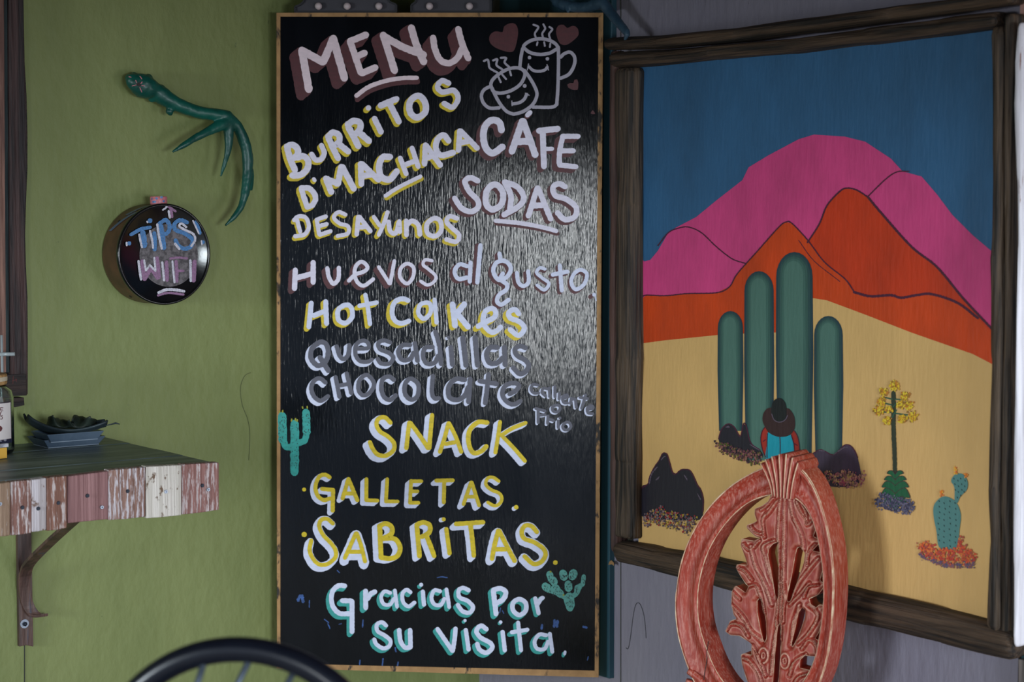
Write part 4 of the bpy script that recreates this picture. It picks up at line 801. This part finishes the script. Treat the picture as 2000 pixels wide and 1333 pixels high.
dk = mat('blackened_green_leaf', srgb((20, 30, 26)), srgb((32, 44, 36)), .6, (40, 40, 40), bump=.6, bscale=(90, 90, 90))
dd = mat('dark_dish_glaze', srgb((30, 40, 46)), srgb((44, 56, 62)), .45, (30, 30, 30))
mid = Vector((c2.x, c2.y, 0)) - v2 * .01
d0 = ray(52, 820); tA = CAM + d0 * (mid.y / d0.y); d1 = ray(206, 831); tB = CAM + d1 * (mid.y / d1.y)
ld = empty('leaf_dish', (mid.x, mid.y, zt + .026), 'dark leaf-shaped dish with upturned tip resting on the square dishes', 'dish')
mb = MB(); NU, NV = 24, 12; ax = (tB - tA); 
def boat(f, s, dz=0):
    wd = .031 * math.sin(math.pi * min(1, max(0, .04 + f * .94))) ** .6; zc = tA.z * (1 - f) + tB.z * f - .019 * math.sin(math.pi * f ** .75) + .010 * abs(s) ** 2
    return Vector((tA.x + ax.x * f, tA.y + ax.y * f, zc + dz)) + v2 * s * wd
vs = [boat(i / NU, 2 * j / NV - 1) for i in range(NU + 1) for j in range(NV + 1)]
mb.add(vs, [(i * (NV + 1) + j, i * (NV + 1) + j + 1, (i + 1) * (NV + 1) + j + 1, (i + 1) * (NV + 1) + j) for i in range(NU) for j in range(NV)])
o = mb.build('dish_bowl', dd, ld, smooth=True); sm = o.modifiers.new('s', 'SOLIDIFY'); sm.thickness = .003; sm.offset = 1
def drycurl(px, label, seed):
    P = [Vector(p) for p in px]; mb = MB(); vs = []; n = 26
    base_ = [(Vector((P[0].x, P[0].y)).lerp(P[1], i / n)) for i in range(n + 1)]
    topc = spline(P[2:], 1.0); topc = resample(topc + [topc[-1]], n + 1)
    for i in range(n + 1):
        for j in range(7):
            q = base_[i].lerp(topc[i], j / 6); d_ = ray(q.x, q.y + 1.1 * math.sin(i * 1.3 + seed) * (j / 6)); yy = mid.y + .02 * math.sin(i * .45 + seed) * (j / 6) - .008 * (1 - j / 6)
            vs.append(CAM + d_ * (yy / d_.y))
    mb.add(vs, [(i * 7 + j, (i + 1) * 7 + j, (i + 1) * 7 + j + 1, i * 7 + j + 1) for i in range(n) for j in range(6)])
    o = mb.build('dried_leaf', dk, None, smooth=True); o.modifiers.new('s', 'SOLIDIFY').thickness = .0022
    c = sum((v.co for v in o.data.vertices), Vector()) / len(o.data.vertices)
    for v in o.data.vertices: v.co -= c
    o.location = c; tag(o, label, 'leaf', 'dried leaves in the leaf dish')
drycurl([(90, 834), (148, 836), (92, 824), (95, 814), (100, 813), (112, 817), (122, 820), (135, 823), (146, 824)], 'dark crinkled dried leaf on the left of the leaf dish', 1)
drycurl([(132, 836), (198, 835), (143, 824), (145, 813), (152, 812), (165, 815), (178, 816), (190, 821), (205, 826)], 'dark crinkled dried leaf on the right of the leaf dish', 4)
mb = MB(); pp = []
for x, y in [(170, 836), (190, 835), (200, 833), (214, 830), (226, 827), (234, 829)]:
    d_ = ray(x, y); pp.append(CAM + d_ * ((mid.y - .004) / d_.y))
cc = pp[2].copy(); tube(mb, pp, [.0035, .002, .0018, .0024, .0042, .0018], 8, flat=.4)
o = recalc(mb.build('small_spoon', dd, None, smooth=True))
for v in o.data.vertices: v.co -= cc
o.location = cc; tag(o, 'small dark spoon with handle sticking out of the leaf dish', 'spoon')
# jar
glass = bpy.data.materials.new('clear_glass'); glass.use_nodes = True; gb = glass.node_tree.nodes['Principled BSDF']; gb.inputs['Transmission Weight'].default_value = 1; gb.inputs['Roughness'].default_value = .03; gb.inputs['IOR'].default_value = 1.45; gb.inputs['Base Color'].default_value = (.9, .97, .96, 1)
jc = HZ(-31, 887, zt); JR = .0488; jc.z = zt + .0005
zof = lambda py: (lambda d: CAM.z + d.z * (jc.y / d.y))(ray(-20, py))
z_sh, z_nk, z_l0, z_l1 = zof(775), zof(756), zof(752), zof(731)
jar = empty('glass_jar', tuple(jc), 'clear glass jar with wooden lid and pale printed label', 'jar')
mb = MB(); zz = lambda z: z - jc.z
prof_ = [(JR * .55, 0), (JR * .93, 0), (JR, .006), (JR, zz(z_sh)), (JR * .94, zz(z_sh) + .010), (JR * .78, zz(z_nk)), (JR * .74, zz(z_l0)), (JR * .70, zz(z_l0)), (JR * .74, zz(z_nk) - .002), (JR * .90, zz(z_sh) + .008), (JR * .955, zz(z_sh) - .004), (JR * .955, .010), (JR * .88, .006), (JR * .4, .006)]
lathe(mb, jc, UP, prof_, 48); recalc(mb.build('glass_body', glass, jar, smooth=True))
mb = MB(); lathe(mb, Vector((jc.x, jc.y, z_l0 + .0003)), UP, [(JR * .77, 0), (JR * .80, .002), (JR * .80, zz(z_l1) - zz(z_l0) - .002), (JR * .76, zz(z_l1) - zz(z_l0))], 48)
recalc(mb.build('wooden_lid', wood('lid_wood', (150, 110, 66), (190, 148, 96), 0, False), jar))
mb = MB(); lathe(mb, Vector((jc.x, jc.y, z_l0 + .0065)), UP, [(JR * .803, 0), (JR * .808, .001), (JR * .808, .006), (JR * .803, .007)], 48); recalc(mb.build('pale_band', mat('pale_lid_band', srgb((196, 182, 160))), jar))
a_cam = math.atan2(CAM.y - jc.y, CAM.x - jc.x)
def curved(a0, a1, z0, z1, r, mt, name, n=16):
    mb = MB(); vs = []
    for i in range(n + 1):
        a = a_cam + a0 + (a1 - a0) * i / n
        vs += [Vector((jc.x + r * math.cos(a), jc.y + r * math.sin(a), z0)), Vector((jc.x + r * math.cos(a), jc.y + r * math.sin(a), z1))]
    mb.add(vs, [(2 * i, 2 * i + 2, 2 * i + 3, 2 * i + 1) for i in range(n)]); return mb.build(name, mt, jar, smooth=True)
curved(-1.3, 1.12, zof(857), zof(783), JR + .0004, mat('label_dark_edge', srgb((60, 46, 60))), 'label_border')
curved(-1.26, 1.06, zof(855), zof(785), JR + .0007, mat('label_cream', srgb((214, 204, 204)), srgb((226, 218, 216)), .6, (8, 8, 8)), 'paper_label')
curved(-1.3, 1.12, zof(863.5), zof(856.5), JR + .0007, mat('label_navy', srgb((28, 34, 60))), 'navy_strip')
JP = Plane(jc + (CAM - jc).normalized() * (JR + .001), Vector((CAM.x - jc.x, CAM.y - jc.y, 0)))
def on_jar(px, py):
    d = ray(px, py); d2 = Vector((d.x, d.y)); o2 = Vector((CAM.x - jc.x, CAM.y - jc.y)); r = JR + .0012
    A_q = d2.dot(d2); Bq = 2 * d2.dot(o2); Cq = o2.dot(o2) - r * r; D = max(0, Bq * Bq - 4 * A_q * Cq); t = (-Bq - math.sqrt(D)) / (2 * A_q); return CAM + d * t
class JarSurf:
    n = (CAM - jc).normalized()
    def at(s, px, py, off=0): return on_jar(px, py) + s.n * off
mb = MB()
for st, wd in [([(6, 797), (1, 797), (1, 802), (6, 803)], 1.2), ([(1, 800), (5, 800)], 1), ([(-4, 818), (2, 806), (3, 804), (1, 808), (-1, 818)], 1.4), ([(5, 812), (2, 813), (5, 816), (4, 819), (1, 819)], 1.3), ([(-20, 797), (-12, 803)], 1.2), ([(-9, 797), (-9, 803)], 1.2), ([(-22, 811), (-12, 819), (-8, 808)], 1.6), ([(-2, 834), (2, 837), (0, 841)], 5.5)]:
    ribbon(mb, [Vector(p) for p in st], wd, JarSurf(), 0, 0)
mb.build('label_print', mat('brown_print', srgb((96, 44, 48))), jar)
mb = MB(); ribbon(mb, [Vector(p) for p in [(10, 858.5), (8, 860), (10, 862), (12, 860), (10, 858.5)]], 1, JarSurf(), .0003); ribbon(mb, [Vector((-6, 858.5)), Vector((-6, 862))], 1, JarSurf(), .0003); ribbon(mb, [Vector((0, 858.5)), Vector((0, 862)), Vector((3, 862))], 1, JarSurf(), .0003)
mb.build('label_print', mat('pale_print', srgb((200, 200, 214))), jar)
wht = mat('white_twisted_paper', srgb((206, 200, 204)), srgb((222, 218, 220)), .7, (40, 40, 40))
cn = empty('paper_twists', (jc.x, jc.y, jc.z + .007), 'white twisted papers filling the clear glass jar', 'paper')
for i in range(14):
    a = i * 2.4; r = JR * .5 * math.sqrt((i % 7 + 1) / 7); z = jc.z + .02 + (zz(z_sh) - .02) * (i / 14)
    c = Vector((jc.x + r * math.cos(a), jc.y + r * math.sin(a), z)); mb = MB(); dr = Vector((math.cos(a * 1.7), math.sin(a * 1.7), .5)).normalized() * JR * .26
    tube(mb, [c - dr, c - dr * .4, c + dr * .4, c + dr], [.003, .009, .009, .003], 7); recalc(mb.build('paper_twist', wht, cn, smooth=True))
# yellow packet in front of the jar
p0 = HZ(-24, 900, zt); p1 = HZ(14.5, 896, zt); u = (p1 - p0).normalized(); v = Vector((-u.y, u.x, 0))
hgt = .0175; pk = empty('yellow_packet', tuple(p0), 'small yellow packet with silver top in front of the glass jar', 'packet')
mb = MB(); mb.box(p0 + UP * .0004, (p1 - p0), v * .007, UP * hgt); recalc(mb.build('packet_body', mat('packet_yellow', srgb((222, 168, 60)), srgb((232, 180, 74)), .5, (30, 30, 30)), pk, bevel=.001))
mb = MB(); mb.box(p0 + UP * (hgt + .0006) + v * .001, (p1 - p0) * 1.1, v * .005, UP * .006); recalc(mb.build('silver_top', mat('silver_foil', srgb((180, 184, 196)), srgb((214, 216, 224)), .3, (80, 80, 80), metal=.6, bump=.6), pk, bevel=.0006))
# clear rod stand behind the jar
acr = mat('pale_clear_acrylic', (.62, .68, .70), rough=.12); acr.node_tree.nodes['Principled BSDF'].inputs['Transmission Weight'].default_value = .55
rs = empty('clear_rod_stand', tuple(HZ(3, 878, zt)), 'clear acrylic rod with short cross arm behind the glass jar', 'rod stand')
b_ = wloc(rs); 
def atY(px, py, yy): d = ray(px, py); return CAM + d * (yy / d.y)
mb = MB(); tp2 = atY(3, 655, b_.y); tube(mb, [Vector((tp2.x, b_.y, zt + .001)), Vector((tp2.x, b_.y, tp2.z))], .0022, 12); recalc(mb.build('rod', acr, rs, smooth=True))
mb = MB(); tube(mb, [atY(-40, 693, b_.y - .003), atY(29, 692, b_.y - .003)], .0032, 12); recalc(mb.build('cross_arm', acr, rs, smooth=True))

# ------------------------------------------------------------------ rustic frame at the far left
M['lfw'] = wood('dark_red_brown_wood', (30, 22, 24), (70, 48, 46), ANG_G, True, bump=1.0, speck=(srgb((120, 84, 66)), (30, 30, 5), .70, .05))
M['lfh'] = wood('dark_charred_wood', (26, 20, 22), (58, 42, 38), ANG_G, False, bump=.9, speck=(srgb((130, 88, 60)), (5, 40, 40), .68, .05))
M['lfp'] = wood('pinkish_brown_moulding', (96, 66, 58), (146, 108, 94), ANG_G, True, bump=.7, fine=90)
M['lft'] = wood('dark_teal_moulding', (26, 38, 42), (48, 60, 62), ANG_G, True, bump=.7, fine=90)
rf = empty('rustic_frame', tuple(G.at(-60, 790)), 'dark live-edge wooden frame at the left end of the green wall', 'frame')
slab('side_plank', [(17, -200), (44, -200), (45, 0), (46, 60), (47, 120), (50, 190), (52, 260), (52, 330), (49.5, 400), (48, 460), (49, 520), (52, 580), (53, 650), (53, 772), (22, 768), (20, 500), (18, 100)], G, .002, .030, M['lfw'], rf, smooth_out=False)
slab('outer_bark_edge', [(39, -200), (45.2, -200), (46.2, 0), (48.4, 120), (52.4, 190), (54, 260), (54, 330), (51, 400), (49.5, 460), (51, 520), (54, 580), (54.5, 650), (54.5, 771), (45, 768), (44, 500), (40, 100)], G, .001, .024, M['lfh'], rf)
slab('teal_moulding', [(7, -200), (17, -200), (22, 728), (11, 728)], G, .002, .022, M['lft'], rf)
slab('inner_moulding', [(-14, -200), (7, -200), (12, 728), (-8, 728)], G, .002, .028, M['lfp'], rf)
slab('bottom_plank', [(-160, 738), (51, 731), (52.5, 773), (-160, 782)], G, .002, .034, M['lfh'], rf)
slab('bottom_ledge', [(-160, 784), (47, 777), (48, 792), (30, 796), (-160, 800)], G, .001, .026, M['lfh'], rf)
slab('backing', [(-160, -200), (-14, -200), (-8, 730), (-160, 738)], G, .002, .012, M['lft'], rf)
# red pencil mark
mb = MB()
for st in ([(26, 735), (25, 750)], [(31, 740), (32, 746)], [(24, 744), (33, 742)]): ribbon(mb, [Vector(p) for p in st], .8, G, .0345)
mb.build('pencil_mark', mat('red_pencil', srgb((110, 34, 30))), rf)

# ------------------------------------------------------------------ tips canister
TD = .070; tc = G.at(322, 497, TD); TR = 99.2 / 3578 * tc.y; tb = tc - NG * TD
tin = empty('tip_canister', (tb.x, tb.y, tb.z), 'round tin canister on the green wall, black face lettered TIPS WIFI', 'canister')
rustbr = mat('rusty_brown_tin', srgb((66, 40, 28)), srgb((96, 60, 42)), .45, (20, 20, 20), bump=.3); gloss = mat('glossy_black_enamel', srgb((10, 11, 14)), srgb((16, 17, 20)), .16, (20, 20, 20), bump=.15, bscale=(60, 60, 60), bdist=.001)
mb = MB(); lathe(mb, tb + NG * .001, NG, [(TR * .97, 0), (TR * .99, .004), (TR * .985, TD - .008), (TR * .97, TD - .010)], 72); recalc(mb.build('tin_side', rustbr, tin, smooth=True)).modifiers.new('e', 'EDGE_SPLIT')
mb = MB(); lathe(mb, tb, NG, [(TR * .99, TD - .008), (TR * 1.0, TD - .006), (TR * 1.0, TD - .0005), (TR * .985, TD + .0012), (TR * .955, TD + .0012), (TR * .94, TD - .0006), (TR * .93, TD - .0012), (0.0001, TD - .0012)], 72, close=False); recalc(mb.build('black_face', gloss, tin, smooth=True))
scratch = mat('scraped_grey_patch', srgb((58, 54, 58)), srgb((104, 98, 102)), .5, (130, 130, 130), bump=.3, cr=(.42, .58), speck=(srgb((170, 140, 130)), (300, 300, 300), .66, .06))
mb = MB(); poly(mb, [(329.5 + 61 * math.cos(a * .2618) * .935, 499 + 61.5 * math.sin(a * .2618)) for a in range(24)], G, TD - .0006); mb.build('scraped_patch', scratch, tin)
def tp_(n, c): return mat(n, srgb(tuple(x * .78 for x in c)), srgb(c), .4, (300, 300, 300), bump=.4, bscale=(300, 300, 300), bdist=.0008)
M['tb'] = tp_('bright_blue_paint', (62, 128, 190)); M['tw'] = tp_('tin_white_paint', (218, 216, 230)); M['tm'] = tp_('mauve_paint', (150, 106, 146)); M['tpk'] = tp_('pink_paint', (222, 130, 140)); M['tsl'] = tp_('slate_blue_paint', (84, 100, 128))
def letters(name, items, label, off=TD):
    mats_ = [M['tb'], M['tw'], M['tm'], M['tpk']]; mb = MB(); k = 0
    for mi, wd, txt in items:
        for st in parse(txt, CT): ribbon(mb, st, wd * CT[2], G, off + .0002 + k * 1.5e-5, mi, jit=.12, taper=.12); k += 1
    mb.build(name, mats_, tin, label=label)
letters('painted_word', [(0, 40, "365 492 430 455 480 430 575 412"), (0, 62, "495 470 505 540 512 615"), (0, 46, "618 475 625 560 622 655"), (0, 58, "570 340"), (0, 46, "672 375 740 335 785 395 765 470 700 495"), (0, 54, "690 400 710 520 722 635"), (0, 46, "975 360 900 335 840 375 850 440 950 480 1030 545 1015 620 945 645 880 610 850 555"), (0, 34, "1065 350 1095 410 1115 480"), (0, 42, "1145 572"), (0, 52, "345 588"),
   (1, 24, "455 490 468 560 485 630"), (1, 24, "572 450 592 540 605 635"), (1, 22, "540 350 545 360"), (1, 26, "650 380 672 520 700 645"), (1, 26, "965 410 915 372 890 400 950 440 1040 485 1062 550 1020 615"), (1, 28, "845 592 890 648"), (1, 18, "1038 340 1070 410 1102 480"), (1, 16, "1130 560 1135 600"), (1, 22, "318 580 320 610")], 'blue and white lettering TIPS with exclamation mark')
letters('painted_word', [(2, 46, "488 780 500 880 512 975;515 975 545 920 585 855;585 855 620 910 655 965;648 745 660 850 668 955"), (2, 44, "750 790 757 985"), (2, 40, "855 785 862 890 862 1000"), (2, 26, "790 752 880 742 975 750"), (2, 28, "860 888 935 885"), (2, 50, "1055 785 1045 990"),
   (1, 28, "448 780 460 880 475 980"), (1, 22, "508 768 528 880;528 882 570 822;570 822 632 888;618 742 632 880"), (1, 26, "705 792 725 990"), (1, 24, "815 782 838 1010"), (1, 28, "1010 772 1015 995"), (2, 26, "660 1152 770 1125 935 1142"), (1, 32, "665 1122 750 1090 850 1092 942 1108")], 'mauve and white lettering WIFI underlined')
letters('painted_arrow', [(2, 30, "795 205 805 250 812 300"), (2, 26, "770 190 800 205 850 240"), (1, 22, "712 222 740 205 755 185"), (1, 26, "775 235 780 270 788 308"), (3, 18, "760 168 805 175")], 'small mauve arrow pointing up to the spout')
# slate stroke and holes on the tin side
mb = MB(); 
def on_side(ang, d, r=1.0): a_ = NG.cross(UP).normalized() * -1; return tb + NG * d + (UG * math.cos(ang) + UP * math.sin(ang)) * TR * .992 * r
for seg in ([(1.72, .066), (1.9, .055), (2.1, .045), (2.25, .035)], [(2.15, .060), (2.28, .050), (2.42, .038), (2.56, .026), (2.66, .016)]):
    q = spline([Vector(s) for s in seg], .01); vs = []
    for i, p in enumerate(q): vs += [on_side(p.x, p.y + .006, 1.002), on_side(p.x, p.y - .006, 1.002)]
    mb.add(vs, [(2 * i, 2 * i + 1, 2 * i + 3, 2 * i + 2) for i in range(len(q) - 1)])
mb.build('side_brush_stroke', M['tsl'], tin)
for ang in (2.42, 4.15):
    mb = MB(); c = on_side(ang, .028); disc(mb, c, (c - (tb + NG * .028)), .0027, .0006, 14); recalc(mb.build('screw_hole', mat('hole_black', (.004, .004, .004)), tin))
mb = MB(); sp_c = tb + NG * .040 + UP * TR * .98; sp_c += UG * .004
lathe(mb, sp_c, UP, [(.0145, 0), (.0150, .002), (.0150, .013), (.0140, .0145)], 32); recalc(mb.build('spout', M['tpk'], tin, smooth=True))
mb = MB()
for i, (a, z, ln) in enumerate([(-2.2, .003, .5), (-1.75, .009, .25), (-1.2, .011, .3), (-2.4, .008, .2), (-.9, .004, .25)]):
    vs = []
    for k in range(7):
        an = a + ln * k / 6; vs += [sp_c + Vector((math.cos(an) * .0152, math.sin(an) * .0152, z)), sp_c + Vector((math.cos(an) * .0152, math.sin(an) * .0152, z + .0035))]
    mb.add(vs, [(2 * k, 2 * k + 2, 2 * k + 3, 2 * k + 1) for k in range(6)])
mb.build('blue_dabs', M['tb'], tin)

# ------------------------------------------------------------------ antlers
def antler(name, limbs, plane, mt, label, extra=None, voxel=.0022):
    mb = MB()
    for pts in limbs:
        P = [plane.at(p[0], p[1], p[2]) for p in pts]; R = [p[3] * 1.12 / 3578 * P[0].y for p in pts]
        Q = spline(P, .006); n = len(Q); L_ = []
        d = [0]
        for a, b in zip(P, P[1:]): d.append(d[-1] + (b - a).length)
        dq = [0]
        for a, b in zip(Q, Q[1:]): dq.append(dq[-1] + (b - a).length)
        rr = []
        for t_ in dq:
            t2 = t_ / dq[-1] * d[-1]; j = 0
            while j < len(d) - 2 and d[j + 1] < t2: j += 1
            k = (t2 - d[j]) / max(1e-9, d[j + 1] - d[j]); rr.append((R[j] * (1 - k) + R[j + 1] * k) * (1 + .05 * noise.noise(Vector((t_ * 40, P[0].x * 9, 0)))))
        tube(mb, Q, rr, 14)
    if extra:
        for (x, y, o_, r) in extra: ball(mb, plane.at(x, y, o_), r / 3578 * 3.25)
    c = plane.at(limbs[0][0][0], limbs[0][0][1], 0)
    for i, v in enumerate(mb.v): mb.v[i] = v - c
    o = recalc(mb.build(name, mt, None, smooth=True)); o.location = c
    r = o.modifiers.new('r', 'REMESH'); r.mode = 'VOXEL'; r.voxel_size = voxel; r.use_smooth_shade = True
    s = o.modifiers.new('s', 'SMOOTH'); s.iterations = 2; s.factor = .5
    tx = bpy.data.textures.new('bark', 'CLOUDS'); tx.noise_scale = .016; tx.noise_depth = 3
    dm = o.modifiers.new('d', 'DISPLACE'); dm.texture = tx; dm.strength = .0026; dm.mid_level = .5
    return tag(o, label, 'antler')
anm = mat('glitter_green_antler_paint', srgb((8, 66, 58)), srgb((14, 88, 76)), .38, (20, 20, 20), bump=.5, bscale=(70, 70, 70), bdist=.0015, speck=(srgb((60, 150, 120)), (420, 420, 420), .66, .04))
ga = antler('antler', [
    [(249, 150, .014, 6), (256, 155, .022, 13), (268, 162, .026, 19), (280, 168, .028, 22), (292, 173, .028, 19), (303, 178, .027, 14.5), (318, 188, .030, 16), (345, 204, .036, 13), (380, 217, .042, 11.5), (410, 223, .046, 11), (440, 228, .050, 12), (452, 240, .050, 9)],
    [(448, 228, .050, 10), (438, 240, .052, 11), (415, 252, .056, 8.5), (385, 268, .058, 6.5), (360, 283, .058, 5), (344, 293, .056, 3.6), (336, 297, .055, 2)],
    [(444, 232, .050, 12), (446, 250, .050, 9), (447, 275, .050, 7.6), (444, 300, .048, 5.6), (438, 322, .044, 4), (431, 345, .040, 1.8)],
    [(442, 226, .050, 10), (458, 240, .048, 9), (470, 260, .046, 10), (481, 290, .046, 10.5), (484, 320, .046, 9.5), (482, 350, .048, 8.5), (478, 380, .050, 7.6), (470, 405, .050, 6), (456, 425, .050, 4.4), (440, 441, .048, 1.8)],
    [(488, 330, .040, 6), (491, 350, .032, 5), (489, 372, .022, 4)]],
    G, anm, 'glittery dark green antler mounted on the green wall above the round tin',
    [(262, 146, .018, 6), (290, 153, .022, 9), (297, 192, .024, 8), (316, 172, .028, 7), (331, 217, .034, 8), (333, 222, .034, 4.5), (272, 183, .018, 8)])
mb = MB(); c = G.at(271, 165, .0512); disc(mb, c, NG, .0034, .001, 14); recalc(mb.build('screw_hole', mat('hole_brown', srgb((40, 22, 22))), ga))
mb = MB(); k = 0
for st in ([(266, 166), (258, 168)], [(267, 162), (265, 157)], [(277, 167), (282, 168)], [(273, 171), (277, 180)], [(273, 149), (277, 154)], [(252, 150), (256, 151)], [(275, 163), (278, 160)]): ribbon(mb, [Vector(p) for p in st], 1.6, G, .0524 + k * 2e-5, jit=.3); k += 1
mb.build('pink_paint_fleck', M['tpk'], ga)
anb = mat('slate_blue_antler_paint', srgb((34, 58, 76)), srgb((54, 80, 98)), .45, (24, 24, 24), bump=.5, bscale=(60, 60, 60), bdist=.0015)
antler('antler', [[(1100, -60, .06, 11), (1092, -20, .07, 10), (1084, 0, .075, 7.5), (1100, 10, .075, 10), (1125, 14, .070, 9), (1150, 13, .066, 9), (1175, 6, .062, 11), (1190, 22, .060, 9), (1206, 42, .060, 8), (1220, 58, .062, 6.6), (1226, 68, .064, 5.4), (1220, 79, .066, 2)],
    [(1100, 8, .075, 7), (1106, 14, .078, 5), (1110, 24, .082, 2)], [(1084, 2, .075, 6), (1076, -4, .076, 5), (1068, -14, .076, 2)],
    [(1172, 6, .062, 11), (1182, -20, .06, 10), (1190, -60, .06, 9), (1200, -110, .062, 6)]],
    L, anb, 'slate blue antler hanging above the top right corner of the menu board')

# ------------------------------------------------------------------ marquee letters on top of the board
mq = mat('marquee_dark_grey', srgb((52, 50, 58)), srgb((62, 60, 68)), .5, (20, 20, 20)); blb = mat('milky_bulb', srgb((200, 184, 186)), rough=.35)
def marquee(out, bulbs, label):
    ztop = B.at(600, 25).z
    o = empty('marquee_letter', tuple(B.at(sum(p[0] for p in out) / len(out), 25, -.012)), label, 'letter sign', 'marquee letters standing on the menu board')
    slab('letter_body', out, B, -.020, -.006, mq, o, bevel=.001)
    mb = MB(); P = [B.at(x, y, -.002) for x, y in out]; P = [p for p in P]; n = len(P)
    for i in range(n):
        a, b = P[i], P[(i + 1) % n]; t_ = (b - a).normalized(); s_ = B.n.cross(t_) * .0016; mb.add([a - s_, b - s_, b + s_, a + s_] + [q - B.n * .016 for q in (a - s_, b - s_, b + s_, a + s_)], [(0, 1, 2, 3), (7, 6, 5, 4), (0, 4, 5, 1), (1, 5, 6, 2), (2, 6, 7, 3), (3, 7, 4, 0)])
    recalc(mb.build('raised_rim', mat('marquee_rim', srgb((24, 24, 30)), rough=.5), o))
    for (x, y) in bulbs:
        mb = MB(); c = B.at(x, y, .002); ball(mb, c, 7.0 / 3578 * 3.4, nu=20, nv=12); q = mb.build('bulb', blb, o, smooth=True)
        mb = MB(); disc(mb, B.at(x, y, -.006), B.n, .0046, .005, 16); recalc(mb.build('bulb_socket', scr, q))
marquee([(576, 23), (576, 13), (586, 9), (592, 4), (596, -6), (596, -230), (754, -230), (754, -6), (762, 4), (774, 9), (774, 23)], [(622, 12), (678, 12), (740, 12), (616, -60), (616, -130), (616, -200), (736, -60), (736, -130), (736, -200)], 'wider dark grey marquee letter with three milky bulbs along its foot')
marquee([(803, 23), (803, 10), (812, 3), (812, -230), (950, -230), (950, -100), (959, -20), (959, 23)], [(839, 12), (917, 12), (835, -60), (835, -130), (835, -200), (925, -130), (925, -200)], 'narrower dark grey marquee letter with two milky bulbs along its foot')

# ------------------------------------------------------------------ black hoop-back chair in the foreground
HY = 1.80
def hy(px, py): d = ray(px, py); return CAM + d * (HY / d.y)
hc = hy(474, 1557); R_ = 298 / 3578 * HY; tr_ = 25.5 / 3578 * HY
blk = mat('glossy_black_metal', srgb((10, 14, 24)), srgb((16, 20, 30)), .28, (20, 20, 20)); gry = mat('brushed_steel_rod', srgb((90, 100, 112)), rough=.4, metal=.7)
hoopc = empty('hoop_back_chair', (hc.x, hc.y, 0), 'glossy black hoop-back chair in the blurred foreground below the menu board', 'chair')
pts = []
for i in range(41):
    a = math.pi * (1 - i / 40); pts.append(Vector((hc.x + R_ * math.cos(a), hc.y - .02 * math.cos(a), hc.z + R_ * math.sin(a))))
seatz = .46
pts = [Vector((hc.x - .15, hc.y - .04, seatz)), Vector((hc.x - R_ * .98, hc.y - .01, hc.z - .12))] + pts + [Vector((hc.x + R_ * .98, hc.y - .01, hc.z - .12)), Vector((hc.x + .15, hc.y - .04, seatz))]
mb = MB(); tube(mb, spline(pts, .008), tr_, 20, up=Vector((0, 1, 0))); recalc(mb.build('hoop', blk, hoopc, smooth=True))
for (a, b) in (((492, 1280), (440, 1385)), ((580, 1300), (505, 1450)), ((400, 1290), (370, 1385)), ((670, 1370), (600, 1500))):
    A, Bq = hy(*a), hy(*b); dirn = (Bq - A); E = A + dirn * ((seatz - A.z) / dirn.z) if False else Bq
    mb = MB(); tube(mb, [A, Bq, Vector((Bq.x * .7 + hc.x * .3, hc.y - .03, seatz))], .0034, 8); recalc(mb.build('spindle', gry, hoopc, smooth=True))
mb = MB(); lathe(mb, Vector((hc.x, hc.y - .19, seatz - .035)), UP, [(.17, 0), (.20, .005), (.205, .02), (.195, .034), (.12, .038), (.001, .036)], 48); recalc(mb.build('seat', blk, hoopc, smooth=True))
for sx, sy in ((-1, -1), (1, -1), (-1, 1), (1, 1)):
    mb = MB(); tube(mb, [Vector((hc.x + sx * .12, hc.y - .19 + sy * .12, seatz - .03)), Vector((hc.x + sx * .19, hc.y - .19 + sy * .19, .0))], [.014, .011], 10); recalc(mb.build('leg', blk, hoopc, smooth=True))

# ------------------------------------------------------------------ stray threads stuck to the walls
thr = mat('dark_thread', srgb((14, 26, 30)))
def thread(pts, plane, r, label):
    P = [plane.at(x, y, .0012) for x, y in pts]; c = P[0].copy(); mb = MB(); tube(mb, spline([p - c for p in P], .003), r, 5); o = mb.build('loose_thread', thr, None, smooth=True); o.location = c; tag(o, label, 'thread')
CU = (1180, 1050, .2123)
thread(crop_pts("200 1018 212 1030 225 1010 240 930 250 850 270 700 290 620 312 603 335 625 365 720 380 850 385 930", CU), L, .00042, 'thin dark looped thread on the lavender wall left of the red chair')
thread([(490, 728), (478, 735), (470, 757), (473, 790), (484, 820), (488, 850), (486, 900)], G, .00028, 'thin dark thread on the green wall beside the menu board')
